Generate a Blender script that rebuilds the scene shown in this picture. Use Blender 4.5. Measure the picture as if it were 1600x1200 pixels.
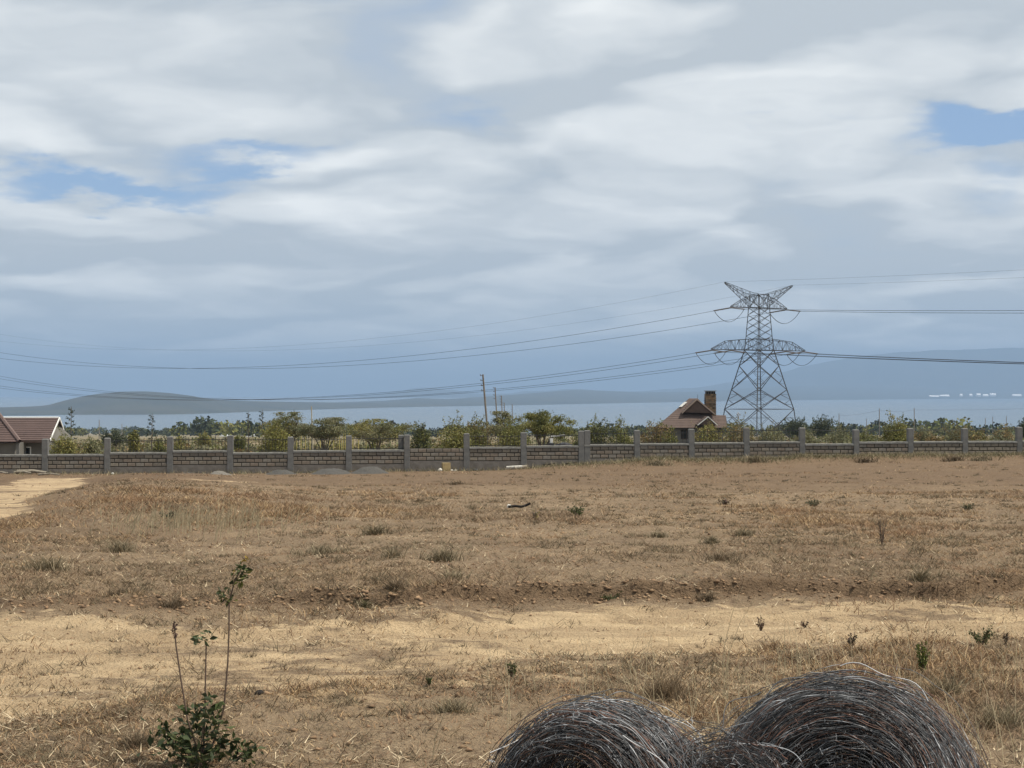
import bpy, math, random
import numpy as np
R = math.radians
scene = bpy.context.scene
for o in list(bpy.data.objects): bpy.data.objects.remove(o)
C = scene.collection
rng = np.random.default_rng(7)

# ------------------------------------------------------------------ camera, sky, sun, exposure
CAMZ, F, HZ = 1.65, 2400.0, 611.0        # eye height, focal length and horizon row (1600 px wide photo)
cam_d = bpy.data.cameras.new('camera'); cam = bpy.data.objects.new('camera', cam_d); C.objects.link(cam)
cam.location = (0, 0, CAMZ); cam.rotation_euler = (R(90), 0, 0)
cam_d.sensor_width = 36; cam_d.lens = 36*F/1600; cam_d.shift_y = (HZ-600)/1600
cam_d.clip_start = 0.1; cam_d.clip_end = 90000
scene.camera = cam
SUN_EL, SUN_AZ = 60.0, 99.0             # azimuth from +Y (view direction) towards +X
scene.view_settings.view_transform = 'Standard'; scene.view_settings.look = 'None'
scene.view_settings.exposure = 0.17; scene.view_settings.gamma = 1.0
scene.view_settings.use_curve_mapping = False
scene.cycles.volume_bounces = 1
scene.cycles.use_denoising = True

LA, LB, LC = 1.7, 1.3, 0.5                # how strongly the cloud tops catch the light
def build_world():
    w = bpy.data.worlds.new('World'); scene.world = w; w.use_nodes = True
    w.cycles.sampling_method = 'MANUAL'; w.cycles.sample_map_resolution = 256
    nt = w.node_tree; N = nt.nodes; L = nt.links; N.clear()
    def n(t, **k):
        x = N.new(t)
        for a, b in k.items(): setattr(x, a, b)
        return x
    def m(op, a, b=None, c=None, clamp=False):
        x = n('ShaderNodeMath', operation=op, use_clamp=clamp)
        for i, v in enumerate((a, b, c)):
            if v is None: continue
            if isinstance(v, (int, float)): x.inputs[i].default_value = v
            else: L.new(v, x.inputs[i])
        return x.outputs[0]
    def mix(f, a, b):
        x = n('ShaderNodeMix', data_type='RGBA')
        for i, v in ((0, f), (6, a), (7, b)):
            if isinstance(v, (int, float)): x.inputs[i].default_value = v
            elif isinstance(v, tuple): x.inputs[i].default_value = (*v, 1)
            else: L.new(v, x.inputs[i])
        return x.outputs[2]
    def ramp(v, lo, hi, smooth=True):
        x = n('ShaderNodeMapRange', interpolation_type='SMOOTHSTEP' if smooth else 'LINEAR')
        L.new(v, x.inputs[0]); x.inputs[1].default_value = lo; x.inputs[2].default_value = hi
        return x.outputs[0]
    out = n('ShaderNodeOutputWorld'); bg = n('ShaderNodeBackground'); L.new(bg.outputs[0], out.inputs[0])
    sky = n('ShaderNodeTexSky', sky_type='NISHITA'); sky.sun_disc = False
    sky.sun_elevation = R(SUN_EL); sky.sun_rotation = R(SUN_AZ); sky.altitude = 1900; sky.dust_density = 1.5
    tc = n('ShaderNodeTexCoord'); sep = n('ShaderNodeSeparateXYZ'); L.new(tc.outputs['Generated'], sep.inputs[0])
    dx, dy, dz = sep.outputs
    zc = m('MAXIMUM', dz, 0.0)
    k = m('ADD', zc, 0.19)
    u = m('DIVIDE', dx, k); v = m('DIVIDE', dy, k)
    def vec(a, b, c=0.0):
        x = n('ShaderNodeCombineXYZ')
        if c: a = m('ADD', a, c*7.31)
        for i, q in enumerate((a, b)):
            if isinstance(q, (int, float)): x.inputs[i].default_value = q
            else: L.new(q, x.inputs[i])
        return x.outputs[0]
    def noise(vc, scale, detail=7, rough=0.5, dist=0.0):
        x = n('ShaderNodeTexNoise', noise_dimensions='2D'); L.new(vc, x.inputs['Vector'])
        x.inputs['Scale'].default_value = scale; x.inputs['Detail'].default_value = detail
        x.inputs['Roughness'].default_value = rough; x.inputs['Distortion'].default_value = dist
        return x.outputs[0]
    OX, OY = 3.1, 1.7
    us, vs = m('ADD', m('MULTIPLY', u, 0.85), OX), m('ADD', v, OY)
    def puff(vc, scale, ft='SMOOTH_F1'):
        x = n('ShaderNodeTexVoronoi', feature=ft, voronoi_dimensions='2D'); L.new(vc, x.inputs['Vector']); x.inputs['Scale'].default_value = scale
        x.inputs['Detail'].default_value = 1.0 if ft == 'SMOOTH_F1' else 0.0; x.inputs['Roughness'].default_value = .55
        if ft == 'SMOOTH_F1': x.inputs['Smoothness'].default_value = .6
        return m('SUBTRACT', 0.62, x.outputs['Distance'])
    w1 = m('MULTIPLY', m('SUBTRACT', noise(vec(us, vs, 2.0), 2.2, 4, .5), .5), .55); w2 = m('MULTIPLY', m('SUBTRACT', noise(vec(us, vs, 6.0), 2.2, 4, .5), .5), .55)
    def bank(dv, det=8):                                                      # cloud density at a point, or a little lower in the sky
        uu, vv = m('ADD', us, w1), m('ADD', m('ADD', vs, w2), dv)
        return m('ADD', m('MULTIPLY', noise(vec(uu, vv), 1.35, det, .50), .78), m('MULTIPLY', puff(vec(uu, vv, 1.0), 2.3, 'SMOOTH_F1' if det == 8 else 'F1'), .34) if det > 3 else .055)
    n1 = bank(0.0); n1b = bank(0.10, 4); n1c = bank(0.30, 3)
    n2 = noise(vec(us, vs, 4.0), 0.75, 3, 0.5, 0.0)
    # breaks of blue between the cloud banks (directions)
    sx = m('DIVIDE', dx, m('MAXIMUM', dy, 0.05)); sz = m('DIVIDE', dz, m('MAXIMUM', dy, 0.05))
    wob = m('MULTIPLY', m('SUBTRACT', noise(vec(us, vs, 9.0), 4.0, 7, 0.6), 0.5), 0.16)
    gap = None
    for (px, py, wx, wy, amp, sl) in ((170, 292, 210, 32, 1.0, 0.0), (420, 240, 150, 30, 0.75, -0.12), (1560, 198, 130, 28, 1.0, -.05), (1230, 186, 150, 14, .4, 0.0),
                                  (1560, 300, 60, 40, .35, 0.0), (800, 195, 180, 16, .2, 0)):
        cx, cz = (px-800)/F, (HZ-py)/F
        ax = m('DIVIDE', m('SUBTRACT', sx, cx), wx/F)
        tilt = m('MULTIPLY', m('SUBTRACT', sx, cx), -sl)
        az = m('DIVIDE', m('ADD', m('SUBTRACT', m('SUBTRACT', sz, cz), tilt), m('MULTIPLY', wob, 0.5)), wy/F)
        r2 = m('ADD', m('MULTIPLY', ax, ax), m('MULTIPLY', az, az))
        g = m('MULTIPLY', m('EXPONENT', m('MULTIPLY', r2, -1.0)), amp)
        gap = g if gap is None else m('MAXIMUM', gap, g)
    cover = m('ADD', m('MULTIPLY', n1, 0.75), m('MULTIPLY', n2, 0.5))
    cover = m('ADD', m('SUBTRACT', cover, m('MULTIPLY', gap, 0.38)), m('MULTIPLY', ramp(dz, .14, .05), .12))
    cl = ramp(cover, 0.17, 0.47)
    lit = m('ADD', m('ADD', m('MULTIPLY', m('SUBTRACT', n1, n1b), LA), m('MULTIPLY', m('SUBTRACT', n1, n1c), LB)), m('ADD', m('MULTIPLY', m('SUBTRACT', n1, 0.46), LC), 0.50), clamp=True)
    K = 10.0                                                       # colours below are radiance; Background strength is 1/K
    S = lambda c: tuple(q*K for q in c)
    cloud = mix(lit, S((0.505, 0.555, 0.60)), S((0.92, 0.94, 0.935)))
    blue = mix(0.45, sky.outputs[0], S((0.23, 0.42, 0.74)))
    veil = mix(0.14, blue, S((0.50, 0.58, 0.69)))
    col = mix(cl, veil, cloud)
    col = mix(m('MULTIPLY', ramp(dz, .11, .02), .24), col, S((0.40, 0.48, 0.53)))
    low = ramp(dz, 0.033, 0.004)                                     # distant air under the cloud deck
    col = mix(m('MULTIPLY', low, 0.9), col, S((0.20, 0.275, 0.355)))
    gnd = ramp(dz, -0.01, -0.05)
    col = mix(gnd, col, S((0.16, 0.14, 0.11)))
    L.new(col, bg.inputs[0]); bg.inputs[1].default_value = 1.0/K
build_world()

sd = bpy.data.lights.new('sun', 'SUN'); sd.energy = 4.8; sd.angle = R(1.0); sd.color = (1.0, 0.93, 0.82)
sun = bpy.data.objects.new('sun', sd); C.objects.link(sun)
sun.rotation_euler = (R(90-SUN_EL), 0, R(180-SUN_AZ))
sun.location = (60, -40, 120)

# ------------------------------------------------------------------ helpers
def tag(o, label=None, cat=None, group=None, kind=None):
    if label: o['label'] = label
    if cat: o['category'] = cat
    if group: o['group'] = group
    if kind: o['kind'] = kind
    return o
def empty(name, loc=(0, 0, 0), rz=0.0):
    o = bpy.data.objects.new(name, None); C.objects.link(o); o.location = loc; o.rotation_euler = (0, 0, rz)
    o.empty_display_size = 0.2
    return o
def mesh_np(name, V, faces_list, mat, parent=None, col=None, smooth=False):
    """V (n,3); faces_list: list of (m,k) int arrays; col: (n,3) point colours"""
    me = bpy.data.meshes.new(name)
    V = np.asarray(V, dtype=np.float32)
    me.vertices.add(len(V)); me.vertices.foreach_set('co', V.ravel())
    loops = np.concatenate([f.ravel() for f in faces_list]).astype(np.int32)
    tot = np.concatenate([np.full(len(f), f.shape[1], np.int32) for f in faces_list])
    st = np.concatenate([[0], np.cumsum(tot)[:-1]]).astype(np.int32)
    me.loops.add(len(loops)); me.loops.foreach_set('vertex_index', loops)
    me.polygons.add(len(tot)); me.polygons.foreach_set('loop_start', st)
    try: me.polygons.foreach_set('loop_total', tot)
    except Exception: pass
    if smooth: me.polygons.foreach_set('use_smooth', np.ones(len(tot), bool))
    if col is not None:
        a = me.color_attributes.new('tint', 'FLOAT_COLOR', 'POINT')
        cc = np.ones((len(V), 4), np.float32); cc[:, :3] = col; a.data.foreach_set('color', cc.ravel())
    me.update(); me.validate()
    if mat is not None: me.materials.append(mat)
    o = bpy.data.objects.new(name, me); C.objects.link(o)
    if parent is not None: o.parent = parent
    return o
class MB:
    def __init__(s): s.v = []; s.f = []; s.c = []
    def add(s, vs, fs, c=None):
        b = len(s.v); s.v += [tuple(p) for p in vs]; s.f += [tuple(i+b for i in f) for f in fs]
        s.c += [c or (1, 1, 1)]*len(vs); return s
    def box(s, x0, x1, y0, y1, z0, z1, c=None):
        return s.add([(x0,y0,z0),(x1,y0,z0),(x1,y1,z0),(x0,y1,z0),(x0,y0,z1),(x1,y0,z1),(x1,y1,z1),(x0,y1,z1)],
                     [(3,2,1,0),(4,5,6,7),(0,1,5,4),(1,2,6,5),(2,3,7,6),(3,0,4,7)], c)
    def bar(s, a, b, r, n=4, r2=None, c=None):
        a = np.array(a, float); b = np.array(b, float); d = b-a; l = np.linalg.norm(d)
        if l < 1e-6: return s
        d /= l; h = np.array((0, 0, 1.)) if abs(d[2]) < .9 else np.array((1., 0, 0))
        u = np.cross(d, h); u /= np.linalg.norm(u); w = np.cross(d, u); r2 = r if r2 is None else r2
        vs = []
        for P, q in ((a, r), (b, r2)):
            for i in range(n):
                t = 2*math.pi*(i+.5)/n; vs.append(P+q*(math.cos(t)*u+math.sin(t)*w))
        fs = [(i, (i+1) % n, n+(i+1) % n, n+i) for i in range(n)]
        fs += [tuple(range(n))[::-1], tuple(range(n, 2*n))]
        return s.add(vs, fs, c)
    def path(s, pts, r, n=4, c=None, r2=None):
        P = np.array(pts, float); m = len(P)
        T = np.gradient(P, axis=0); T /= np.linalg.norm(T, axis=1)[:, None]+1e-9
        vs = []; rr = np.linspace(r, r if r2 is None else r2, m)
        h = np.array((0.13, 0.21, 1.)); h /= np.linalg.norm(h)
        for i in range(m):
            u = np.cross(T[i], h); lu = np.linalg.norm(u)
            u = u/lu if lu > .05 else np.array((1., 0, 0)); w = np.cross(T[i], u)
            for k in range(n):
                t = 2*math.pi*k/n; vs.append(P[i]+rr[i]*(math.cos(t)*u+math.sin(t)*w))
        fs = [(i*n+k, i*n+(k+1) % n, (i+1)*n+(k+1) % n, (i+1)*n+k) for i in range(m-1) for k in range(n)]
        return s.add(vs, fs, c)
    def build(s, name, mat, parent=None, smooth=False, bevel=0):
        me = bpy.data.meshes.new(name); me.from_pydata(s.v, [], s.f)
        if any(c != (1, 1, 1) for c in s.c):
            a = me.color_attributes.new('tint', 'FLOAT_COLOR', 'POINT')
            a.data.foreach_set('color', np.array([(*c, 1) for c in s.c], np.float32).ravel())
        if smooth: me.polygons.foreach_set('use_smooth', [True]*len(me.polygons))
        me.update(); me.materials.append(mat)
        o = bpy.data.objects.new(name, me); C.objects.link(o)
        if parent is not None: o.parent = parent
        if bevel:
            b = o.modifiers.new('bevel', 'BEVEL'); b.width = bevel; b.segments = 1
        return o

def _hash(ix, iy, s):
    h = (ix.astype(np.int64)*374761393 + iy.astype(np.int64)*668265263 + s*982451653) & 0x7fffffff
    h = ((h ^ (h >> 13))*1274126177) & 0x7fffffff
    return ((h ^ (h >> 16)) & 0xffff)/65535.0
def vnoise(x, y, s=0):
    x = np.asarray(x, float); y = np.asarray(y, float)
    ix, iy = np.floor(x), np.floor(y); fx, fy = x-ix, y-iy
    fx = fx*fx*(3-2*fx); fy = fy*fy*(3-2*fy)
    a, b = _hash(ix, iy, s), _hash(ix+1, iy, s); c, d = _hash(ix, iy+1, s), _hash(ix+1, iy+1, s)
    return (a*(1-fx)+b*fx)*(1-fy)+(c*(1-fx)+d*fx)*fy
def fbm(x, y, s=0, o=4, g=.5):
    t = 0; a = 1; n = 0
    for i in range(o): t = t+a*vnoise(x*2**i+17.3*i, y*2**i-9.1*i, s+i); n += a; a *= g
    return t/n
def sstep(x, a, b):
    t = np.clip((np.asarray(x, float)-a)/(b-a), 0, 1); return t*t*(3-2*t)

# ------------------------------------------------------------------ materials
def material(name, base, rough=.85, tint=False, noise=None, noise2=None, bump=0, bscale=20, metallic=0, spec=.3, translucent=0, coords='Object'):
    """noise = (scale, colour2, lo, hi)"""
    m = bpy.data.materials.new(name); m.use_nodes = True; nt = m.node_tree; N = nt.nodes; L = nt.links
    b = N['Principled BSDF']; b.inputs['Roughness'].default_value = rough; b.inputs['Metallic'].default_value = metallic
    b.inputs['Specular IOR Level'].default_value = spec
    tc = N.new('ShaderNodeTexCoord')
    rgb = N.new('ShaderNodeRGB'); rgb.outputs[0].default_value = (*base, 1); cur = rgb.outputs[0]
    def mixn(f, a, c, mode='MIX'):
        x = N.new('ShaderNodeMix'); x.data_type = 'RGBA'; x.blend_type = mode
        if isinstance(f, (int, float)): x.inputs[0].default_value = f
        else: L.new(f, x.inputs[0])
        L.new(a, x.inputs[6])
        if isinstance(c, tuple): x.inputs[7].default_value = (*c, 1)
        else: L.new(c, x.inputs[7])
        return x.outputs[2]
    for q in (noise, noise2):
        if not q: continue
        t = N.new('ShaderNodeTexNoise'); L.new(tc.outputs[coords], t.inputs['Vector']); t.inputs['Scale'].default_value = q[0]
        t.inputs['Detail'].default_value = 6; t.inputs['Roughness'].default_value = .6
        r = N.new('ShaderNodeMapRange'); L.new(t.outputs[0], r.inputs[0]); r.inputs[1].default_value = q[2]; r.inputs[2].default_value = q[3]
        cur = mixn(r.outputs[0], cur, q[1])
    if tint:
        a = N.new('ShaderNodeAttribute'); a.attribute_name = 'tint'; cur = mixn(1.0, cur, a.outputs[0], 'MULTIPLY')
    L.new(cur, b.inputs['Base Color'])
    if bump:
        t = N.new('ShaderNodeTexNoise'); L.new(tc.outputs[coords], t.inputs['Vector']); t.inputs['Scale'].default_value = bscale; t.inputs['Detail'].default_value = 5
        u = N.new('ShaderNodeBump'); u.inputs['Strength'].default_value = bump; u.inputs['Distance'].default_value = .02
        L.new(t.outputs[0], u.inputs['Height']); L.new(u.outputs[0], b.inputs['Normal'])
    if translucent:
        tr = N.new('ShaderNodeBsdfTranslucent'); L.new(cur, tr.inputs[0]); ms = N.new('ShaderNodeMixShader'); ms.inputs[0].default_value = translucent
        L.new(b.outputs[0], ms.inputs[1]); L.new(tr.outputs[0], ms.inputs[2]); L.new(ms.outputs[0], N['Material Output'].inputs[0])
    return m
M = {}
M['concrete'] = material('concrete', (.125, .123, .118), .9, noise=(3, (.18, .176, .165), .4, .7), noise2=(.8, (.13, .125, .115), .5, .75), bump=.4)
M['cap'] = material('cap_concrete', (.20, .195, .18), .9, noise=(4, (.12, .115, .105), .4, .7), bump=.4)
M['mortar'] = material('mortar', (.085, .076, .066), .95, noise=(5, (.06, .054, .047), .4, .7), bump=.4)
M['plinth'] = material('plinth', (.17, .155, .138), .95, noise=(3, (.11, .098, .085), .4, .7), bump=.4)
M['block'] = material('quarry_block', (.245, .22, .185), .9, tint=True, noise=(6, (.16, .142, .12), .45, .75), bump=.5, bscale=25)
M['iron'] = material('black_iron', (.03, .03, .032), .6)
M['steel'] = material('tower_steel', (.05, .048, .048), .7, metallic=.0)
M['wire'] = material('conductor', (.06, .06, .065), .6, metallic=.3)
M['insul'] = material('insulator', (.14, .12, .11), .4)
M['wood'] = material('pole_wood', (.22, .19, .155), .9, noise=(2, (.12, .10, .085), .4, .7))
M['palewood'] = material('pale_wood', (.42, .38, .29), .9, noise=(3, (.26, .23, .17), .4, .7))
M['tile_red'] = material('red_tile', (.095, .063, .055), .8, noise=(1.2, (.072, .048, .042), .4, .7), noise2=(9, (.122, .082, .072), .5, .8))
M['tile_brown'] = material('brown_tile', (.105, .075, .062), .85, noise=(1.5, (.08, .056, .047), .4, .7), noise2=(10, (.135, .098, .08), .5, .8))
M['white'] = material('white_paint', (.75, .75, .72), .6, noise=(3, (.6, .59, .55), .5, .8))
M['gable'] = material('gable_boards', (.10, .067, .052), .85, noise=(2, (.07, .048, .038), .4, .7))
M['plaster'] = material('grey_plaster', (.15, .142, .125), .9, noise=(1, (.11, .104, .092), .4, .7))
M['glass'] = material('dark_glass', (.012, .014, .016), .1, spec=.5)
M['stone'] = material('chimney_stone', (.175, .135, .09), .9, tint=True, noise=(6, (.15, .11, .07), .4, .7), bump=.4)
M['dark'] = material('dark_sheet', (.02, .02, .022), .6, noise=(2, (.045, .045, .05), .4, .7))
M['gravel'] = material('grey_gravel', (.075, .071, .064), .95, noise=(14, (.048, .045, .041), .4, .65), noise2=(40, (.115, .108, .096), .5, .7), bump=1, bscale=30)
M['log'] = material('weathered_wood', (.32, .28, .22), .9, noise=(6, (.17, .145, .11), .4, .7), bump=.5)
M['char'] = material('charred_wood', (.015, .012, .010), .9)
M['rock'] = material('white_stone', (.62, .60, .54), .9, noise=(8, (.42, .39, .33), .45, .75), bump=.5)
M['leaf'] = material('leaf', (1, 1, 1), .6, tint=True, spec=.25, translucent=.25)
M['grass'] = material('dry_grass', (1, 1, 1), .8, tint=True, spec=.15, translucent=.2)
M['bark'] = material('bark', (.10, .08, .06), .9, noise=(5, (.16, .13, .10), .4, .7))
M['stem'] = material('weed_stem', (.11, .075, .055), .8)
M['yellow'] = material('yellow_flower', (.62, .42, .05), .7)
M['barb'] = material('galvanised_wire', (1, 1, 1), .6, tint=True, metallic=.1, spec=.35)
M['clod'] = material('soil_clod', (.25, .165, .095), .95, tint=True, noise=(12, (.16, .10, .06), .4, .7))
M['wood_far'] = material('far_foliage', (1, 1, 1), .8, tint=True, spec=.1)

# ------------------------------------------------------------------ terrain
PY = [-6, 0, 11.5, 14, 20, 33, 50, 66, 74, 82, 90, 105, 150, 200, 365, 600, 1200, 1800, 2500, 3600]
PH = [0, 0, 0, -.02, -.16, -.72, -1.38, -1.95, -2.17, -2.35, -3.3, -3.85, -4.95, -6.5, -10.3, -17.3, -34.3, -50.3, -66.5, -84]
_fy = np.linspace(-6, 3600, 40001); _fh = np.interp(_fy, PY, PH)
def smooth_profile(Y):
    Y = np.asarray(Y, float); w = np.clip(np.abs(Y)*.10, .3, 60)
    return sum(np.interp(Y+w*k, PY, PH)*g for k, g in ((-1, .15), (-.5, .22), (0, .26), (.5, .22), (1, .15)))
def ledge_y(X): return 12.15+.17*X+.12*np.sin(X*1.3+.5)+.07*np.sin(X*3.1)+.25*(vnoise(X*1.1, X*0+3.3, 5)-.5)
TR = np.array([(-7.5, 17), (-9.6, 25), (-12.6, 38), (-15.6, 51), (-18.8, 64), (-23, 74)])
def track_d(X, Y):
    cx = np.interp(Y, TR[:, 1], TR[:, 0]); return (X-cx)
def road_masks(X, Y):
    yn = np.interp(X, [-6, -2.54, -1.7, -.85, 0, .8, 2.1, 3.4, 6], [6.3, 7.5, 8.15, 8.55, 9.2, 9.65, 10.05, 10.15, 10.3])
    wob = (fbm(X*.9, Y*1.3, 31, 6, .62)-.5)*1.9
    yl = ledge_y(X)
    near = sstep(Y+wob*.8, yn-.15, yn+.45)
    far = 1-sstep(Y+wob*.7, yl-1.25, yl-.35)
    road = near*far
    t = track_d(X, Y); wt = (fbm(X*.5, Y*.35, 41, 3)-.5)*1.6
    track = (1-sstep(np.abs(t+wt), .9, 1.7))*sstep(Y, 20, 25)*(1-sstep(Y, 62, 72))
    t2 = Y-(52.5+.25*(X+10)); path = (1-sstep(np.abs(t2+wt*.5), .25, .8))*sstep(X, -15, -13)*(1-sstep(X, -6.5, -2))*.8
    return np.clip(road, 0, 1), np.clip(np.maximum(track, path), 0, 1)
def G(X, Y, detail=True):
    X = np.asarray(X, float); Y = np.asarray(Y, float)
    h = smooth_profile(Y)
    yl = ledge_y(X)
    near = np.exp(-np.maximum(Y-40, 0)/60)
    # cut bank on the far side of the dirt road
    lf = sstep(X, -2.4, -1.0)*.75+.25
    h = h+.10*lf*sstep(Y, yl-.03, yl+.035)*(1-sstep(Y, yl+1, yl+9))
    # field rises to the right near the wall, berm of soil and weeds against the wall
    h = h+.42*sstep(X, -2, 26)*sstep(Y, 40, 78)*(1-sstep(Y, 84, 100))
    h = h-.24*(1-sstep(X, -14, 6))*sstep(Y, 58, 73)*(1-sstep(Y, 84, 96))
    fy = 75+(X+22.8)*.1016
    h = h+(.02+.30*sstep(X, -2, 6))*np.exp(-((Y-(fy-1.6))/1.3)**2)*(.55+.9*fbm(X*.4, X*0, 77, 3))
    # bank beside the left track
    t = track_d(X, Y)
    h = h+.22*sstep(t, 1.2, 3.0)*(1-sstep(t, 3.2, 9))*sstep(Y, 18, 26)*(1-sstep(Y, 55, 70))
    h = h+(fbm(X*.12, Y*.12, 3, 3)-.5)*.35*near*sstep(Y, 13, 25)+(fbm(X*.03, Y*.03, 8, 3)-.5)*np.clip((Y-100)/100, 0, 1)*1.2
    if detail:
        road, track = road_masks(X, Y); soft = 1-.75*np.maximum(road, track)
        h = h+(fbm(X*1.6, Y*1.6, 11, 4)-.5)*.11*soft*near+(fbm(X*7, Y*7, 15, 3)-.5)*.045*(.35+.65*soft)*near
        h = h+(fbm(X*.8, Y*3.2, 19, 3)-.5)*.05*road
        h = h-.04*road-.05*track+road*((fbm(X*2.2, Y*6.0, 27, 3)-.5)*.05)
        for off_ in (1.15, 2.35): h = h-road*.03*np.exp(-((Y-(yl-off_+.1*np.sin(X*.8)))/.16)**2)
        led = np.exp(-((Y-yl)/.35)**2)
        h = h+led*(fbm(X*5, Y*5, 23, 4)-.5)*.10
    return h
def g0(x, y): return float(G(np.array([x]), np.array([y]))[0])
def at(px, py, Y): return ((px-800)/F*Y, Y, CAMZ-(py-HZ)/F*Y)
_ys = np.geomspace(4.2, 110.0, 130)
def px_ground(px, py):
    """world point where the sight line through a photo pixel meets the ground"""
    xs = (px-800)/F*_ys; d = CAMZ-(py-HZ)/F*_ys-G(xs, _ys, False)
    i = int(np.argmax(d < 0)) if (d < 0).any() else len(_ys)-1; i = max(i, 1)
    t = d[i-1]/(d[i-1]-d[i]+1e-9); y = float(_ys[i-1]+(_ys[i]-_ys[i-1])*min(max(t, 0), 1)); x = (px-800)/F*y
    return x, y, g0(x, y)

def build_ground():
    ya = np.concatenate([np.linspace(-5, 3.6, 14), np.geomspace(4.0, 11.0, 190)[:-1], np.linspace(11.0, 13.6, 110)[:-1], np.geomspace(13.6, 90, 270), np.geomspace(92, 3600, 130)])
    ua = np.concatenate([[-4, -2.4, -1.5, -1.0, -.7, -.55], np.linspace(-.43, .43, 390), [.55, .7, 1.0, 1.5, 2.4, 4]])
    U, Y = np.meshgrid(ua, ya); X = U*(np.maximum(Y, 0)+3.0)
    Z = G(X, Y); nr, nc = X.shape
    V = np.stack([X, Y, Z], -1).reshape(-1, 3)
    i = (np.arange(nr-1)[:, None]*nc+np.arange(nc-1)[None]).ravel()
    Fq = np.stack([i, i+1, i+nc+1, i+nc], -1)
    road, track = road_masks(X, Y)
    yl = ledge_y(X)
    litter = sstep(fbm(X*.7, Y*2.0, 51, 5, .62), .44, .60)
    sand = np.clip(road*(1-.6*litter)+track*(1-.6*litter), 0, 1)
    shoulder = sstep(Y, yl-1.9, yl-1.1)*(1-sstep(Y, yl-.25, yl-.05))+sstep(Y, 7.0, 8.2)*(1-sstep(Y, 10.2, 10.8))*(1-road)
    sand = np.clip(sand+.42*shoulder*sstep(fbm(X*1.3, Y*2.6, 57, 5, .6), .36, .6)*(Y < 14), 0, 1)
    bare = sstep(Y, 34, 52)*.8*(1-sstep(Y, 84, 95))+np.exp(-((Y-yl)/.26)**2)*.8
    bare = np.clip(bare+.5*(1-sstep(track_d(X, Y), 2, 6))*sstep(Y, 14, 20)*(1-sstep(Y, 60, 70)), 0, 1)*(1-sand)
    far = sstep(Y, 86, 110)
    col = np.stack([sand, bare, far], -1).reshape(-1, 3)
    m = bpy.data.materials.new('dry_field'); m.use_nodes = True; nt = m.node_tree; N = nt.nodes; L = nt.links
    b = N['Principled BSDF']; b.inputs['Roughness'].default_value = .95; b.inputs['Specular IOR Level'].default_value = .15
    tc = N.new('ShaderNodeTexCoord'); at_ = N.new('ShaderNodeAttribute'); at_.attribute_name = 'tint'
    sp = N.new('ShaderNodeSeparateColor'); L.new(at_.outputs[0], sp.inputs[0])
    def noi(sc, d=6, r=.6, stretch=None):
        t = N.new('ShaderNodeTexNoise'); t.inputs['Scale'].default_value = sc; t.inputs['Detail'].default_value = d; t.inputs['Roughness'].default_value = r
        if stretch:
            mp = N.new('ShaderNodeMapping'); mp.inputs['Scale'].default_value = stretch; L.new(tc.outputs['Object'], mp.inputs[0]); L.new(mp.outputs[0], t.inputs['Vector'])
        else: L.new(tc.outputs['Object'], t.inputs['Vector'])
        return t.outputs[0]
    def rmp(v, lo, hi):
        r = N.new('ShaderNodeMapRange'); r.interpolation_type = 'SMOOTHSTEP'; L.new(v, r.inputs[0]); r.inputs[1].default_value = lo; r.inputs[2].default_value = hi; return r.outputs[0]
    def mx(f, a, c):
        x = N.new('ShaderNodeMix'); x.data_type = 'RGBA'
        if isinstance(f, float): x.inputs[0].default_value = f
        else: L.new(f, x.inputs[0])
        for i, q in ((6, a), (7, c)):
            if isinstance(q, tuple): x.inputs[i].default_value = (*q, 1)
            else: L.new(q, x.inputs[i])
        return x.outputs[2]
    grass = mx(rmp(noi(.5), .35, .7), (.205, .147, .092), (.285, .208, .130))
    grass = mx(rmp(noi(9, 5), .5, .72), grass, (.135, .092, .06))
    grass = mx(rmp(noi(38, 4, .7), .56, .72), grass, (.42, .33, .21))
    soil = mx(rmp(noi(1.3), .35, .7), (.165, .110, .066), (.13, .086, .052))
    soil = mx(rmp(noi(14, 5), .52, .7), soil, (.085, .054, .034))
    soil = mx(rmp(noi(45, 4, .7), .58, .74), soil, (.24, .17, .105))
    snd = mx(rmp(noi(1.1, 5, .6, (1, 3.2, 1)), .33, .60), (.54, .405, .245), (.385, .28, .168))
    snd = mx(rmp(noi(22, 5, .6, (1, 1.6, 1)), .56, .74), snd, (.27, .18, .105))
    snd = mx(rmp(noi(60, 3), .62, .75), snd, (.55, .42, .26))
    dry = mx(rmp(noi(.02), .35, .65), (.20, .16, .095), (.12, .112, .06))
    dry = mx(rmp(noi(.15), .45, .65), dry, (.215, .165, .10))
    ab = N.new('ShaderNodeMath'); ab.operation = 'MULTIPLY_ADD'; L.new(noi(5, 8, .68, (1, 1.7, 1)), ab.inputs[0]); ab.inputs[1].default_value = 1.3; ab.inputs[2].default_value = -.65
    ac = N.new('ShaderNodeMath'); ac.operation = 'ADD'; L.new(ab.outputs[0], ac.inputs[0]); L.new(sp.outputs[0], ac.inputs[1])
    c = mx(sp.outputs[1], grass, soil); c = mx(rmp(ac.outputs[0], .30, .62), c, snd); c = mx(sp.outputs[2], c, dry)
    L.new(c, b.inputs['Base Color'])
    bp = N.new('ShaderNodeBump'); bp.inputs['Strength'].default_value = 1.0; bp.inputs['Distance'].default_value = .038
    ad = N.new('ShaderNodeMath'); ad.operation = 'ADD'; L.new(noi(16, 6, .65), ad.inputs[0]); L.new(noi(55, 4), ad.inputs[1]); L.new(ad.outputs[0], bp.inputs['Height'])
    L.new(bp.outputs[0], b.inputs['Normal'])
    o = mesh_np('ground', V, [Fq], m, None, col, True)
    tag(o, kind='structure')
build_ground()

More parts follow.
